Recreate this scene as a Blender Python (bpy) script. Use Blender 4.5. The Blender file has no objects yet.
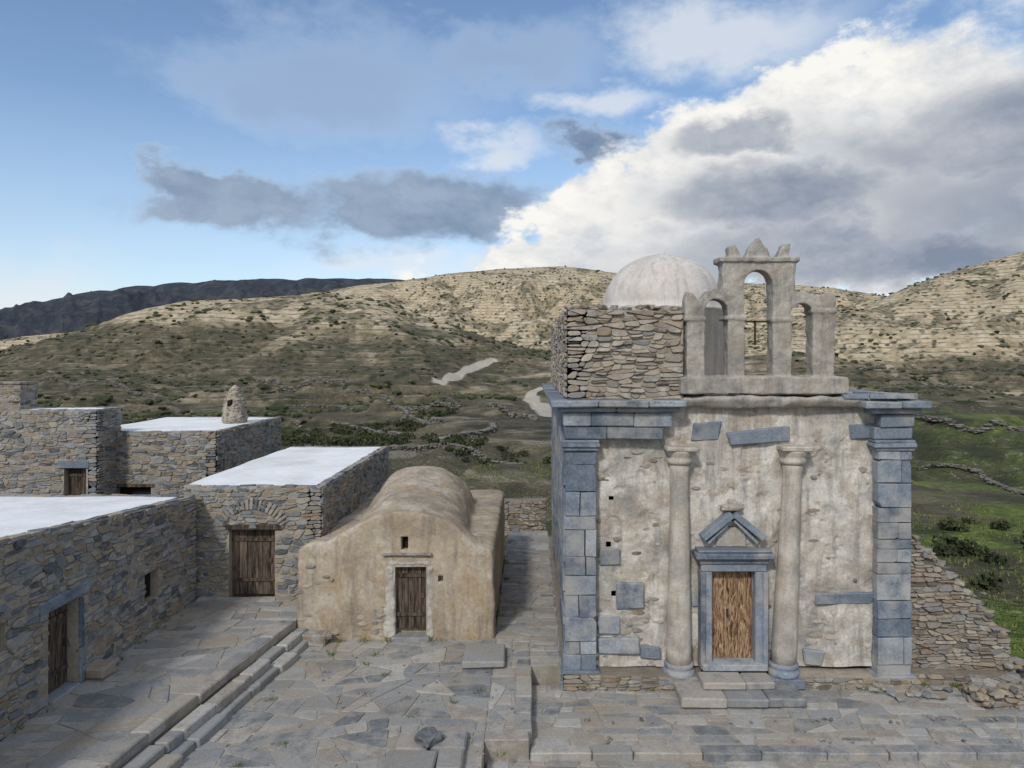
import bpy, bmesh, math, random
import numpy as np
from mathutils import Vector, Matrix, noise

random.seed(7)
scene = bpy.context.scene
F = 700.0
CZ = 7.0
def PX(x, D): return (x-530.0)/F*D
def PZ(y, D): return CZ-(y-360.0)/F*D
V = Vector
X = V((1,0,0)); Y = V((0,1,0)); Z = V((0,0,1))

# ------------------------------------------------------------------ node helpers
def new_mat(name):
    m = bpy.data.materials.new(name); m.use_nodes = True
    nt = m.node_tree
    b = nt.nodes.get('Principled BSDF')
    b.inputs['Roughness'].default_value = 0.92
    if 'Specular IOR Level' in b.inputs: b.inputs['Specular IOR Level'].default_value = 0.2
    return m, nt, b
def N(nt, typ, **kw):
    n = nt.nodes.new(typ)
    for k, v in kw.items(): setattr(n, k, v)
    return n
def L(nt, a, b): nt.links.new(a, b)
def setin(nt, sock, v):
    if isinstance(v, bpy.types.NodeSocket): nt.links.new(v, sock)
    else: sock.default_value = v
def M(nt, op, a, b=0.0, c=None, clamp=False):
    n = N(nt, 'ShaderNodeMath', operation=op); n.use_clamp = clamp
    setin(nt, n.inputs[0], a); setin(nt, n.inputs[1], b)
    if c is not None: setin(nt, n.inputs[2], c)
    return n.outputs[0]
def VM(nt, op, a, b=(0,0,0)):
    n = N(nt, 'ShaderNodeVectorMath', operation=op)
    setin(nt, n.inputs[0], a); setin(nt, n.inputs[1], b)
    return n.outputs['Value'] if op in ('LENGTH','DOT_PRODUCT') else n.outputs[0]
def MR(nt, v, a, b, c=0.0, d=1.0, smooth=False):
    n = N(nt, 'ShaderNodeMapRange')
    if smooth: n.interpolation_type = 'SMOOTHSTEP'
    setin(nt, n.inputs['Value'], v)
    for k, q in (('From Min',a),('From Max',b),('To Min',c),('To Max',d)): n.inputs[k].default_value = q
    return n.outputs[0]
def NZ(nt, vec, scale, detail=5, rough=0.55, dist=0.0):
    n = N(nt, 'ShaderNodeTexNoise')
    if vec is not None: L(nt, vec, n.inputs['Vector'])
    n.inputs['Scale'].default_value = scale; n.inputs['Detail'].default_value = detail
    n.inputs['Roughness'].default_value = rough; n.inputs['Distortion'].default_value = dist
    return n
def RGBA(c): return (c[0], c[1], c[2], 1.0)
def RAMP(nt, fac, stops, interp='LINEAR'):
    n = N(nt, 'ShaderNodeValToRGB'); n.color_ramp.interpolation = interp
    cr = n.color_ramp
    while len(cr.elements) < len(stops): cr.elements.new(0.5)
    for e, (p, c) in zip(cr.elements, stops): e.position = p; e.color = RGBA(c)
    setin(nt, n.inputs[0], fac)
    return n.outputs[0]
def MIX(nt, fac, a, b, blend='MIX'):
    n = N(nt, 'ShaderNodeMix', data_type='RGBA', blend_type=blend)
    setin(nt, n.inputs[0], fac)
    setin(nt, n.inputs[6], RGBA(a) if isinstance(a, (tuple, list)) else a)
    setin(nt, n.inputs[7], RGBA(b) if isinstance(b, (tuple, list)) else b)
    return n.outputs[2]
def BUMP(nt, b, h, strength=0.5, dist=0.03):
    n = N(nt, 'ShaderNodeBump'); n.inputs['Strength'].default_value = strength; n.inputs['Distance'].default_value = dist
    L(nt, h, n.inputs['Height']); L(nt, n.outputs[0], b.inputs['Normal'])
def OBJ(nt): return N(nt, 'ShaderNodeTexCoord').outputs['Object']
def N_comb(nt, v):
    n = N(nt, 'ShaderNodeCombineColor')
    for i in range(3): L(nt, v, n.inputs[i])
    return n.outputs[0]

def stone_mat(name, pal, ns=5.0, lo=0.62, hi=1.25, bump=0.6, stain=None, stain_amt=0.4, bd=0.02, sr=(.48,.68)):
    m, nt, b = new_mat(name)
    co = OBJ(nt)
    at = N(nt, 'ShaderNodeAttribute'); at.attribute_name = 'rnd'
    n1 = NZ(nt, co, ns, 5, 0.68); n2 = NZ(nt, co, ns*7, 4, 0.7); n3 = NZ(nt, co, 0.8, 4, 0.65)
    f = M(nt, 'ADD', at.outputs['Fac'], M(nt, 'MULTIPLY', M(nt, 'SUBTRACT', n1.outputs[0], 0.5), 0.45))
    k = len(pal)
    col = RAMP(nt, f, [(i/(k-1), c) for i, c in enumerate(pal)])
    v = MR(nt, M(nt, 'ADD', M(nt,'MULTIPLY',n1.outputs[0],0.5), M(nt,'MULTIPLY',n2.outputs[0],0.5)), 0.32, 0.68, lo, hi)
    col = MIX(nt, 1.0, col, N_comb(nt, v), 'MULTIPLY')
    if stain:
        sf = M(nt,'ADD',M(nt,'MULTIPLY',n3.outputs[0],.7),M(nt,'MULTIPLY',n1.outputs[0],.3))
        col = MIX(nt, MR(nt, sf, sr[0], sr[1], 0.0, stain_amt), col, stain)
    L(nt, col, b.inputs['Base Color'])
    BUMP(nt, b, M(nt, 'ADD', n1.outputs[0], M(nt,'MULTIPLY',n2.outputs[0],0.5)), bump, bd)
    return m

def plaster_mat(name, base, dark, warm, bump=0.7, ns=2.0, streak=True, damt=.75, fine=(0.78,1.16), patch=None):
    m, nt, b = new_mat(name)
    co = OBJ(nt)
    n1 = NZ(nt, co, ns, 6, 0.68, 0.3); n2 = NZ(nt, co, ns*9, 5, 0.72); n3 = NZ(nt, co, ns*0.45, 5, 0.65)
    col = MIX(nt, MR(nt, n1.outputs[0], 0.42, 0.62), base, warm)
    if patch:
        n5 = NZ(nt, VM(nt,'ADD',co,(7.3,2.1,4.4)), ns*0.8, 6, 0.7, .4)
        col = MIX(nt, MR(nt, n5.outputs[0], 0.52, 0.56, 0, .8), col, patch)
    col = MIX(nt, MR(nt, n3.outputs[0], 0.48, 0.66, 0, damt), col, dark)
    if streak:
        mp = N(nt, 'ShaderNodeMapping'); L(nt, co, mp.inputs[0]); mp.inputs['Scale'].default_value = (3.5, 3.5, 0.4)
        n4 = NZ(nt, mp.outputs[0], 1.3, 6, 0.65)
        col = MIX(nt, MR(nt, n4.outputs[0], 0.50, 0.66, 0, 0.7), col, dark)
    v = MR(nt, n2.outputs[0], 0.3, 0.7, *fine)
    col = MIX(nt, 1.0, col, N_comb(nt, v), 'MULTIPLY')
    L(nt, col, b.inputs['Base Color'])
    BUMP(nt, b, M(nt, 'ADD', n1.outputs[0], M(nt,'MULTIPLY',n2.outputs[0],0.45)), bump, 0.035)
    return m

def wood_mat(name, c1, c2, c3, wavy=0.6, sc=9):
    m, nt, b = new_mat(name)
    co = OBJ(nt)
    at = N(nt, 'ShaderNodeAttribute'); at.attribute_name = 'rnd'
    off = N(nt, 'ShaderNodeCombineXYZ'); L(nt, M(nt,'MULTIPLY',at.outputs['Fac'],7.0), off.inputs[0]); L(nt, M(nt,'MULTIPLY',at.outputs['Fac'],13.0), off.inputs[2])
    p = VM(nt, 'ADD', co, off.outputs[0])
    mp = N(nt, 'ShaderNodeMapping'); L(nt, p, mp.inputs[0]); mp.inputs['Scale'].default_value = (1.6, 1.6, 0.16 if wavy<.8 else .30)
    n1 = NZ(nt, mp.outputs[0], sc, 6, 0.6, wavy*3)
    n2 = NZ(nt, mp.outputs[0], sc*4, 4, 0.7, wavy)
    f = M(nt,'ADD', M(nt,'MULTIPLY',n1.outputs[0],0.7), M(nt,'MULTIPLY',n2.outputs[0],0.3))
    col = RAMP(nt, f, [(0.40, c1), (0.5, c2), (0.60, c3)])
    v = MR(nt, at.outputs['Fac'], 0, 1, 0.75, 1.2)
    col = MIX(nt, 1.0, col, N_comb(nt, v), 'MULTIPLY')
    L(nt, col, b.inputs['Base Color'])
    BUMP(nt, b, f, 1.0, 0.03)
    return m

M_rub  = stone_mat('schist_rubble', [(.11,.115,.125),(.20,.205,.215),(.31,.26,.20),(.24,.25,.265),(.38,.325,.255),(.24,.185,.135),(.35,.35,.345),(.17,.18,.195)], 5)
M_rub2 = stone_mat('pale_rubble', [(.16,.14,.125),(.34,.29,.235),(.44,.39,.33),(.22,.22,.22),(.49,.44,.38),(.31,.23,.16),(.28,.27,.255)], 5, stain=(.22,.17,.12), stain_amt=.5)
M_heap = stone_mat('brown_rubble', [(.15,.135,.12),(.30,.235,.17),(.25,.24,.23),(.38,.31,.23),(.20,.20,.20),(.43,.38,.32)], 5)
M_fw   = stone_mat('lichen_wall_stone', [(.10,.095,.085),(.17,.155,.13),(.22,.20,.17),(.13,.13,.125)], 2)
M_mort = stone_mat('lime_mortar', [(.33,.285,.225),(.39,.34,.275)], 3, bump=0.8)
M_mortd = stone_mat('earth_mortar', [(.19,.16,.13),(.26,.225,.18)], 3, bump=0.8)
M_marb = stone_mat('grey_marble', [(.12,.145,.185),(.18,.215,.265),(.24,.275,.33),(.15,.18,.22),(.33,.36,.395)], 2.6, .5, 1.3, stain=(.38,.35,.315), stain_amt=0.65, sr=(.49,.62))
M_pave = stone_mat('flagstone', [(.17,.178,.188),(.31,.30,.285),(.23,.237,.245),(.37,.34,.305),(.29,.255,.22),(.42,.40,.37),(.26,.265,.27)], 3.2, .66,1.24, stain=(.25,.195,.13), stain_amt=0.5)
M_pavem = stone_mat('paving_joint', [(.33,.30,.25),(.43,.39,.335)], 4, bump=0.8, stain=(.15,.13,.09), stain_amt=.8)
M_fac  = plaster_mat('aged_plaster', (.57,.53,.475), (.25,.235,.22), (.42,.355,.285), 1.0, 2.2, patch=(.63,.595,.545))
M_bel  = plaster_mat('belfry_plaster', (.43,.40,.36), (.20,.19,.18), (.35,.305,.255), 0.8, 2.4)
M_col  = plaster_mat('column_marble', (.53,.49,.43), (.28,.26,.24), (.43,.37,.30), 0.5, 3.0)
M_chap = plaster_mat('ochre_plaster', (.44,.37,.285), (.225,.19,.155), (.37,.28,.185), 0.8, 1.5, patch=(.49,.43,.355))
M_chapw= plaster_mat('pale_trim_plaster', (.54,.51,.46), (.30,.28,.25), (.42,.37,.31), 0.6, 3)
M_dome = plaster_mat('dome_lime', (.60,.56,.53), (.38,.355,.34), (.53,.475,.43), 0.25, 1.6, True, .6, (.88,1.08))
M_white= plaster_mat('whitewash_roof', (.82,.82,.82), (.58,.57,.55), (.74,.74,.73), 0.3, 0.9, False, .6, (.9,1.06))
M_wood = wood_mat('weathered_wood', (.03,.022,.017), (.09,.068,.052), (.16,.125,.10), 0.3, 9)
M_woodo= wood_mat('orange_gnarled_wood', (.05,.026,.014), (.23,.14,.08), (.40,.275,.175), 1.0, 6)
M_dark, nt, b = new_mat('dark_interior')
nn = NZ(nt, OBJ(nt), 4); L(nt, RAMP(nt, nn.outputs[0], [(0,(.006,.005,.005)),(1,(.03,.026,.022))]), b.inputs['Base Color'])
M_iron, nt, b = new_mat('rusty_iron')
nn = NZ(nt, OBJ(nt), 20); L(nt, RAMP(nt, nn.outputs[0], [(0.3,(.03,.025,.02)),(0.7,(.10,.05,.03))]), b.inputs['Base Color'])

# ------------------------------------------------------------------ mesh builder
class MB:
    def __init__(s): s.v=[]; s.f=[]; s.r=[]
    def ring(s, pts):
        i=len(s.v); s.v.extend([tuple(p) for p in pts]); return list(range(i,i+len(pts)))
    def face(s, idx, r): s.f.append(idx); s.r.append(r)
    def prism(s, poly, O, U, W, Nn, back, h, ch, r, tilt=0.0):
        n=len(poly); cu=sum(p[0] for p in poly)/n; cv=sum(p[1] for p in poly)/n
        rm = sum(math.hypot(p[0]-cu,p[1]-cv) for p in poly)/n
        if rm < 0.02: return
        s2 = max(0.3, 1-ch/rm); tu=random.uniform(-tilt,tilt); tv=random.uniform(-tilt,tilt)
        def P(u,v,w): return O+U*u+W*v+Nn*w
        def hh(u,v): return h+(u-cu)*tu+(v-cv)*tv
        a=s.ring([P(u,v,-back) for u,v in poly])
        bq=s.ring([P(u,v,hh(u,v)-ch*0.8) for u,v in poly])
        q=[(cu+(u-cu)*s2, cv+(v-cv)*s2) for u,v in poly]
        c=s.ring([P(u,v,hh(u,v)) for u,v in q])
        for i in range(n):
            j=(i+1)%n
            s.face([a[i],a[j],bq[j],bq[i]],r); s.face([bq[i],bq[j],c[j],c[i]],r)
        s.face(c,r)
    def hex(s, p, r=0.5):
        i=s.ring(p)
        for f in ((0,3,2,1),(4,5,6,7),(0,1,5,4),(1,2,6,5),(2,3,7,6),(3,0,4,7)): s.face([i[k] for k in f],r)
    def box(s, x0,x1,y0,y1,z0,z1,ch=0.015,r=None,jit=0.0):
        if r is None: r=random.random()
        bm=bmesh.new(); bmesh.ops.create_cube(bm,size=1.0)
        for v in bm.verts:
            v.co=V(((x0+x1)/2+v.co.x*(x1-x0),(y0+y1)/2+v.co.y*(y1-y0),(z0+z1)/2+v.co.z*(z1-z0)))
            if jit: v.co+=V((random.uniform(-jit,jit),random.uniform(-jit,jit),random.uniform(-jit,jit)))
        if ch: bmesh.ops.bevel(bm,geom=list(bm.edges),offset=ch,segments=1,affect='EDGES')
        s.addbm(bm,r)
    def addbm(s,bm,r,mat=None):
        if mat is not None: bm.transform(mat)
        bm.verts.index_update(); k=len(s.v)
        s.v.extend([tuple(v.co) for v in bm.verts])
        for f in bm.faces: s.face([k+v.index for v in f.verts],r)
        bm.free()
    def rock(s, c, rx, ry, rz, r=None, sub=1):
        if r is None: r=random.random()
        iv,ifc=ICO[sub]
        sd=V((random.uniform(0,99),random.uniform(0,99),0)); ph=random.uniform(0,6.28); ca,sa=math.cos(ph),math.sin(ph)
        k0=len(s.v)
        for co in iv:
            k=1+0.45*noise.noise(co*1.3+sd)
            qx=max(-.75,min(.75,co.x))*k*rx; qy=max(-.75,min(.75,co.y))*k*ry; qz=max(-.7,min(.7,co.z))*k*rz
            s.v.append((c[0]+ca*qx-sa*qy,c[1]+sa*qx+ca*qy,c[2]+qz))
        for f in ifc: s.face([k0+i for i in f],r)
    def obj(s, name, mat, parent=None, smooth=False):
        me=bpy.data.meshes.new(name); me.from_pydata(s.v,[],s.f)
        a=me.attributes.new('rnd','FLOAT','FACE'); a.data.foreach_set('value',s.r)
        me.materials.append(mat)
        bm=bmesh.new(); bm.from_mesh(me); bmesh.ops.recalc_face_normals(bm,faces=bm.faces); bm.to_mesh(me); bm.free()
        if smooth: me.polygons.foreach_set('use_smooth',[True]*len(me.polygons))
        o=bpy.data.objects.new(name,me); scene.collection.objects.link(o)
        if parent: o.parent=parent
        return o
ICO={}
for sdv in (1,2,3):
    bm=bmesh.new(); bmesh.ops.create_icosphere(bm,subdivisions=sdv,radius=1); bm.verts.index_update()
    ICO[sdv]=([v.co.copy() for v in bm.verts],[[v.index for v in f.verts] for f in bm.faces]); bm.free()
def empty(name):
    e=bpy.data.objects.new(name,None); scene.collection.objects.link(e); return e

def clip(poly,a,b,c):
    out=[]; n=len(poly)
    for i in range(n):
        p=poly[i]; q=poly[(i+1)%n]; dp=a*p[0]+b*p[1]-c; dq=a*q[0]+b*q[1]-c
        if dp<=0: out.append(p)
        if (dp<0 and dq>0) or (dp>0 and dq<0):
            t=dp/(dp-dq); out.append((p[0]+(q[0]-p[0])*t,p[1]+(q[1]-p[1])*t))
    return out
def cells(Lu,Lv,sx,sy,seed,drop=0.16,ju=0.42,jv=0.34):
    rg=random.Random(seed); pts={}
    for j in range(-2,int(Lv/sy)+3):
        for i in range(-2,int(Lu/sx)+3):
            if rg.random()<drop: continue
            pts[(i,j)]=(i+.5+.5*(j%2)+rg.uniform(-ju,ju),j+.5+rg.uniform(-jv,jv))
    res=[]
    for (i,j),(pu,pv) in pts.items():
        if not(-1<=i<=Lu/sx+1 and -1<=j<=Lv/sy+1): continue
        poly=[(pu-2,pv-2),(pu+2,pv-2),(pu+2,pv+2),(pu-2,pv+2)]
        for dj in (-2,-1,0,1,2):
            for di in (-3,-2,-1,0,1,2,3):
                if di==0 and dj==0: continue
                q=pts.get((i+di,j+dj))
                if q is None: continue
                a=q[0]-pu; b=q[1]-pv; c=(q[0]**2+q[1]**2-pu**2-pv**2)/2
                poly=clip(poly,a,b,c)
                if len(poly)<3: break
            if len(poly)<3: break
        if len(poly)<3: continue
        poly=[(u*sx,v*sy) for u,v in poly]
        poly=clip(clip(clip(clip(poly,-1,0,0),1,0,Lu),0,-1,0),0,1,Lv)
        if len(poly)>=3: res.append(poly)
    return res
def area(p): return abs(sum(p[i][0]*p[(i+1)%len(p)][1]-p[(i+1)%len(p)][0]*p[i][1] for i in range(len(p))))/2
def bsp(poly,rg,ang,lo,hi,out):
    if area(poly)<rg.uniform(lo,hi): out.append(poly); return
    us=[p[0] for p in poly]; vs=[p[1] for p in poly]; w=max(us)-min(us); h=max(vs)-min(vs)
    t=rg.uniform(.34,.66); j=rg.uniform(-ang,ang)
    cu=min(us)+w*t; cv=min(vs)+h*t
    if w>h*rg.uniform(.8,1.25): a,b=math.cos(j),math.sin(j); cv=min(vs)+h/2
    else: a,b=math.sin(j),math.cos(j); cu=min(us)+w/2
    c=a*cu+b*cv
    p1=clip(poly,a,b,c); p2=clip(poly,-a,-b,-c)
    if len(p1)<3 or len(p2)<3: out.append(poly); return
    bsp(p1,rg,ang,lo,hi,out); bsp(p2,rg,ang,lo,hi,out)
def slabs(Lu,Lv,sx,sy,seed,ang=.22,lo=.45,hi=2.1,coarse=3.0):
    rg=random.Random(seed+1000); out=[]
    for p in cells(Lu,Lv,sx*coarse,sy*coarse,seed,.1):
        o=[]; bsp([(u/sx,v/sy) for u,v in p],rg,ang,lo,hi,o)
        out+= [[(u*sx,v*sy) for u,v in q] for q in o]
    return out
def inset(poly,g):
    n=len(poly); cu=sum(p[0] for p in poly)/n; cv=sum(p[1] for p in poly)/n
    hu=max(p[0] for p in poly)-min(p[0] for p in poly); hv=max(p[1] for p in poly)-min(p[1] for p in poly)
    ku=max(.3,1-2*g/max(hu,1e-4)); kv=max(.3,1-2*g/max(hv,1e-4))
    return [(cu+(u-cu)*ku,cv+(v-cv)*kv) for u,v in poly]
def chaikin(p,t=0.2):
    o=[]
    for i in range(len(p)):
        a=p[i]; b=p[(i+1)%len(p)]
        o.append((a[0]*(1-t)+b[0]*t,a[1]*(1-t)+b[1]*t)); o.append((a[0]*t+b[0]*(1-t),a[1]*t+b[1]*(1-t)))
    return o

def rubble(name,parent,O,U,Lu,h0,h1,Nn,sx,sy,mat,mort,openings=(),seed=1,thick=0.4,proj=0.035,gap=0.008,W=Z,core=True):
    O=V(O); mb=MB(); H=max(h0,h1)
    for p in slabs(Lu,H,sx,sy,seed,.30):
        p=clip(p,-(h1-h0)/Lu,1,h0)
        if len(p)<3: continue
        cu=sum(q[0] for q in p)/len(p); cv=sum(q[1] for q in p)/len(p); ok=True
        for (a,b,c,d) in openings:
            if max(q[0] for q in p)<=a or min(q[0] for q in p)>=b or max(q[1] for q in p)<=c or min(q[1] for q in p)>=d: continue
            du=max(a-cu,cu-b); dv=max(c-cv,cv-d)
            if du<=0 and dv<=0:
                ok=False; break
            if du>dv: p=clip(p,1,0,a) if cu<a else clip(p,-1,0,-b)
            else: p=clip(p,0,1,c) if cv<c else clip(p,0,-1,-d)
            if len(p)<3: ok=False;break
        if not ok or area(p)<sx*sy*0.06: continue
        q=chaikin(inset(p,gap*random.uniform(.5,1.9)),0.2)
        q=[(u+random.uniform(-.012,.012),v+random.uniform(-.008,.008)) for u,v in q]
        mb.prism(q,O,U,W,Nn,0.04,proj*random.uniform(.1,1.15),min(0.018,sy*.13),random.random(),0.07)
    o=mb.obj(name,mat,parent)
    if core:
        cb=MB(); cuts=sorted(set([0,Lu]+[x for a,b,c,d in openings for x in (a,b) if 0<x<Lu]))
        for u0,u1 in zip(cuts[:-1],cuts[1:]):
            um=(u0+u1)/2; segs=[]; v=0
            for (a,b,c,d) in sorted([q for q in openings if q[0]<um<q[1]],key=lambda q:q[2]):
                if c>v+1e-3: segs.append((v,c))
                v=d
            segs.append((v,None))
            for a,b in segs:
                t0=h0+(h1-h0)*u0/Lu if b is None else b; t1=h0+(h1-h0)*u1/Lu if b is None else b
                P=lambda u,v,w:O+U*u+W*v+Nn*w
                cb.hex([P(u0,a,0),P(u1,a,0),P(u1,a,-thick),P(u0,a,-thick),P(u0,t0,0),P(u1,t1,0),P(u1,t1,-thick),P(u0,t0,-thick)])
        cb.obj(name+'_mortar_core',mort,parent)
    return o

def paving(mb,O,U,W,Lu,Lv,sx,sy,seed,h=0.03,clips=(),gap=0.011,ch=0.012,tilt=0.014,round_=0.10,ang=.2):
    for p in slabs(Lu,Lv,sx,sy,seed,ang):
        for a,b,c in clips:
            p=clip(p,a,b,c)
            if len(p)<3: break
        if len(p)<3 or area(p)<sx*sy*.05: continue
        q=chaikin(inset(p,gap*random.uniform(.4,2.6)),round_)
        q=[(u+random.uniform(-.016,.016),v+random.uniform(-.016,.016)) for u,v in q]
        mb.prism(q,V(O),U,W,Z,0.05,h*random.uniform(.5,1.15),ch,random.random(),tilt)

def apply_mods(o):
    dg=bpy.context.evaluated_depsgraph_get(); dg.update()
    me=bpy.data.meshes.new_from_object(o.evaluated_get(dg)); o.modifiers.clear(); o.data=me
    return o
def rough(o,voxel=0.05,disp=0.05,size=0.6,smooth=3,seed=0):
    m=o.modifiers.new('r','REMESH'); m.mode='VOXEL'; m.voxel_size=voxel
    if smooth:
        s=o.modifiers.new('s','SMOOTH'); s.iterations=smooth; s.factor=0.5
    apply_mods(o)
    me=o.data; sd=V((seed*3.1,seed,0))
    no=[v.normal.copy() for v in me.vertices]
    for v,n in zip(me.vertices,no):
        k=noise.fractal(v.co/size+sd,1.0,2.0,5)
        v.co=v.co+n*k*disp
    me.polygons.foreach_set('use_smooth',[True]*len(me.polygons)); me.update()
    return o
def boolean_cut(o,boxes):
    mb=MB()
    for b in boxes: mb.box(*b,ch=0)
    c=mb.obj('cutter',M_dark)
    m=o.modifiers.new('b','BOOLEAN'); m.operation='DIFFERENCE'; m.object=c; m.solver='EXACT'
    apply_mods(o); bpy.data.objects.remove(c)
def lathe(name,prof,mat,parent,cx,cy,seg=40,fn=None,smooth=True,lean=(0,0)):
    mb=MB(); rings=[]
    for r,z in prof:
        pts=[]
        for i in range(seg):
            a=2*math.pi*i/seg; rr=r*(fn(a,z) if fn else 1)
            pts.append((cx+lean[0]*z+rr*math.cos(a),cy+lean[1]*z+rr*math.sin(a),z))
        rings.append(mb.ring(pts))
    for a,b in zip(rings[:-1],rings[1:]):
        for i in range(seg):
            j=(i+1)%seg; mb.face([a[i],a[j],b[j],b[i]],.5)
    mb.face(rings[-1],.5); mb.face(list(reversed(rings[0])),.5)
    return mb.obj(name,mat,parent,smooth)
def planks(name,parent,O,U,Nn,w,h,n,mat,battens=True):
    mb=MB(); O=V(O)
    for i in range(n):
        a=w*i/n+.006; b=w*(i+1)/n-.006
        mb.prism([(a,0.01),(b,0.01),(b,h-random.uniform(0,.03)),(a,h-random.uniform(0,.03))],O,U,Z,Nn,0.03,random.uniform(0.0,.012),.006,random.random())
    mb.obj(name,mat,parent)
    if battens:
        mb=MB()
        for v in (h*.2,h*.8):
            mb.prism([(.03,v),(w-.03,v),(w-.03,v+.09),(.03,v+.09)],O,U,Z,Nn,0.0,.035,.006,random.random())
        mb.prism([(w*.8,h*.47),(w*.88,h*.47),(w*.88,h*.55),(w*.8,h*.55)],O,U,Z,Nn,0.0,.03,.004,.1)
        mb.obj(name+'_battens',mat,parent)

# ------------------------------------------------------------------ CHURCH
church=empty('church')
FX0,FX1,FY=.775,8.46,15.5
BY=27.0
mb=MB()
mb.box(FX0+.06,4.0,FY+.75,BY-.1,-.9,6.15,ch=0,r=.5); mb.box(4.96,FX1-.06,FY+.75,BY-.1,-.9,6.15,ch=0,r=.5)
mb.box(4.0,4.96,FY+.9,BY-.1,-.9,6.15,ch=0,r=.5)
mb.obj('core',M_mort,church)
def plaster_sheet(name,x0,x1,z0,z1,y,hole,res,amp,mat):
    nx=int((x1-x0)/res); nz=int((z1-z0)/res); mb=MB(); idx={}
    for j in range(nz+1):
        for i in range(nx+1):
            x=x0+(x1-x0)*i/nx; z=z0+(z1-z0)*j/nz
            d=noise.fractal(V((x*.9,z*.9,3)),1,2,6)*amp+max(0,noise.noise(V((x*1.7,z*1.7,9)))-.12)*amp*1.8
            e=noise.noise(V((x*1.3,z*1.3,17)))+.35*noise.noise(V((x*6,z*6,4)))
            d+=.022*max(0,min(1,(e-.22)/.03)); d+=(.018*noise.noise(V((x*7,z*13,2))) if e>.24 else 0)
            idx[i,j]=len(mb.v); mb.v.append((x,y+d,z))
    for j in range(nz):
        for i in range(nx):
            x=x0+(x1-x0)*(i+.5)/nx; z=z0+(z1-z0)*(j+.5)/nz
            if any(a<x<b and c<z<d for a,b,c,d in hole): continue
            mb.face([idx[i,j],idx[i+1,j],idx[i+1,j+1],idx[i,j+1]],.5)
    return mb.obj(name,mat,church,True)
holes=[(3.95,5.0,-.3,2.4)]
put=[]
for px,py in ((611,498),(609,545),(613,593)):
    x=PX(px,15.75); z=PZ(py,15.75); put.append((x-.05,x+.06,z-.05,z+.05))
plaster_sheet('plaster_wall',1.35,7.8,.1,6.12,FY+.26,holes+put,.028,.06,M_fac)
mb=MB()
for a,b,c,d in put: mb.box(a-.05,b+.05,FY+.5,FY+.72,c-.05,d+.05,ch=0,r=.5)
mb.obj('putlog_holes',M_dark,church)
mb=MB(); mb.box(1.3,3.96,FY+.5,FY+.78,.1,6.1,ch=0,r=.5) ; mb.box(5.0,7.9,FY+.5,FY+.78,.1,6.1,ch=0,r=.5); mb.box(3.96,5.0,FY+.5,FY+.78,2.42,6.1,ch=0,r=.5)
mb.obj('wall_backing',M_dark,church)
def ashlar(mb,O,U,Nn,Lu,z0,z1,rh,bw,proj=.0,thick=.3,ch=.018,W=Z,miss=0):
    z=z0
    while z<z1-.05:
        h=min(random.uniform(*rh),z1-z)
        if z1-(z+h)<.12: h=z1-z
        u=0
        while u<Lu-.02:
            w=random.uniform(*bw)
            if Lu-(u+w)<bw[0]*.6: w=Lu-u
            g=.005
            j=lambda: random.uniform(-.008,.012)
            q=[(u+g+j(),z+g+j()),(u+w-g-j(),z+g+j()),(u+w-g-j(),z+h-g-j()),(u+g+j(),z+h-g-j())]
            if random.random()<.35:
                k=random.randrange(4); p=q[k]; a=q[(k-1)%4]; c=q[(k+1)%4]; t=random.uniform(.12,.3)
                q[k:k+1]=[(p[0]+(a[0]-p[0])*t,p[1]+(a[1]-p[1])*t),(p[0]+(c[0]-p[0])*t*.5,p[1]+(c[1]-p[1])*t*.5)]
            mb.prism(q,V(O),U,W,Nn,thick,proj+random.uniform(-.02,.02),ch,random.random(),.03)
            u+=w
        z+=h
mb=MB()
ashlar(mb,(FX0,FY,0),X,-Y,.70,.12,4.98,(.22,.62),(.3,.7),thick=.5)
ashlar(mb,(7.70,FY,0),X,-Y,.76,.0,4.98,(.22,.62),(.3,.76),thick=.5)
ashlar(mb,(FX0,FY+.02,0),Y,-X,.9,.12,4.98,(.26,.5),(.4,.9),proj=.03,thick=.25)
ashlar(mb,(FX0+.06,FY+.92,0),Y,-X,10.4,.1,5.3,(.3,.55),(.5,1.3),thick=.25)
ashlar(mb,(FX1-.06,FY+.5,0),Y,X,11,-.2,5.3,(.3,.55),(.5,1.3),thick=.25)
ashlar(mb,(FX0+.06,BY-.1,0),X,Y,7.5,-.2,6.1,(.3,.55),(.5,1.3),thick=.1)
for x0,x1 in ((FX0,1.48),(7.68,FX1)):
    mb.box(x0-.04,x1+.04,FY-.05,FY+.4,4.99,5.07); mb.box(x0-.09,x1+.07,FY-.10,FY+.4,5.073,5.16,jit=.01); mb.box(x0-.06,x1+.05,FY-.07,FY+.4,5.163,5.23)
def band(segs,y0,y1,z0,z1):
    for a,b in segs: mb.box(a+.004,b-.004,y0,y1,z0,z1,ch=.025,jit=.014)
band([(FX0-.02,1.7),(1.7,2.95)],FY-.02,FY+.5,5.24,5.52)
band([(FX0-.04,1.35),(1.35,2.3),(2.3,3.15)],FY-.05,FY+.5,5.525,5.84)
band([(7.62,FX1+.02)],FY-.02,FY+.5,5.24,5.50); band([(7.75,FX1+.04)],FY-.05,FY+.5,5.505,5.80)
band([(FX0-.16,1.9),(1.9,3.3)],FY-.16,FY+.5,5.845,5.96); band([(FX0-.32,1.5),(1.5,2.6),(2.6,3.42)],FY-.3,FY+.5,5.965,6.11)
band([(7.5,FX1+.14)],FY-.16,FY+.5,5.805,5.94); band([(7.3,8.1),(8.1,FX1+.3)],FY-.3,FY+.6,5.945,6.09)
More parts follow.
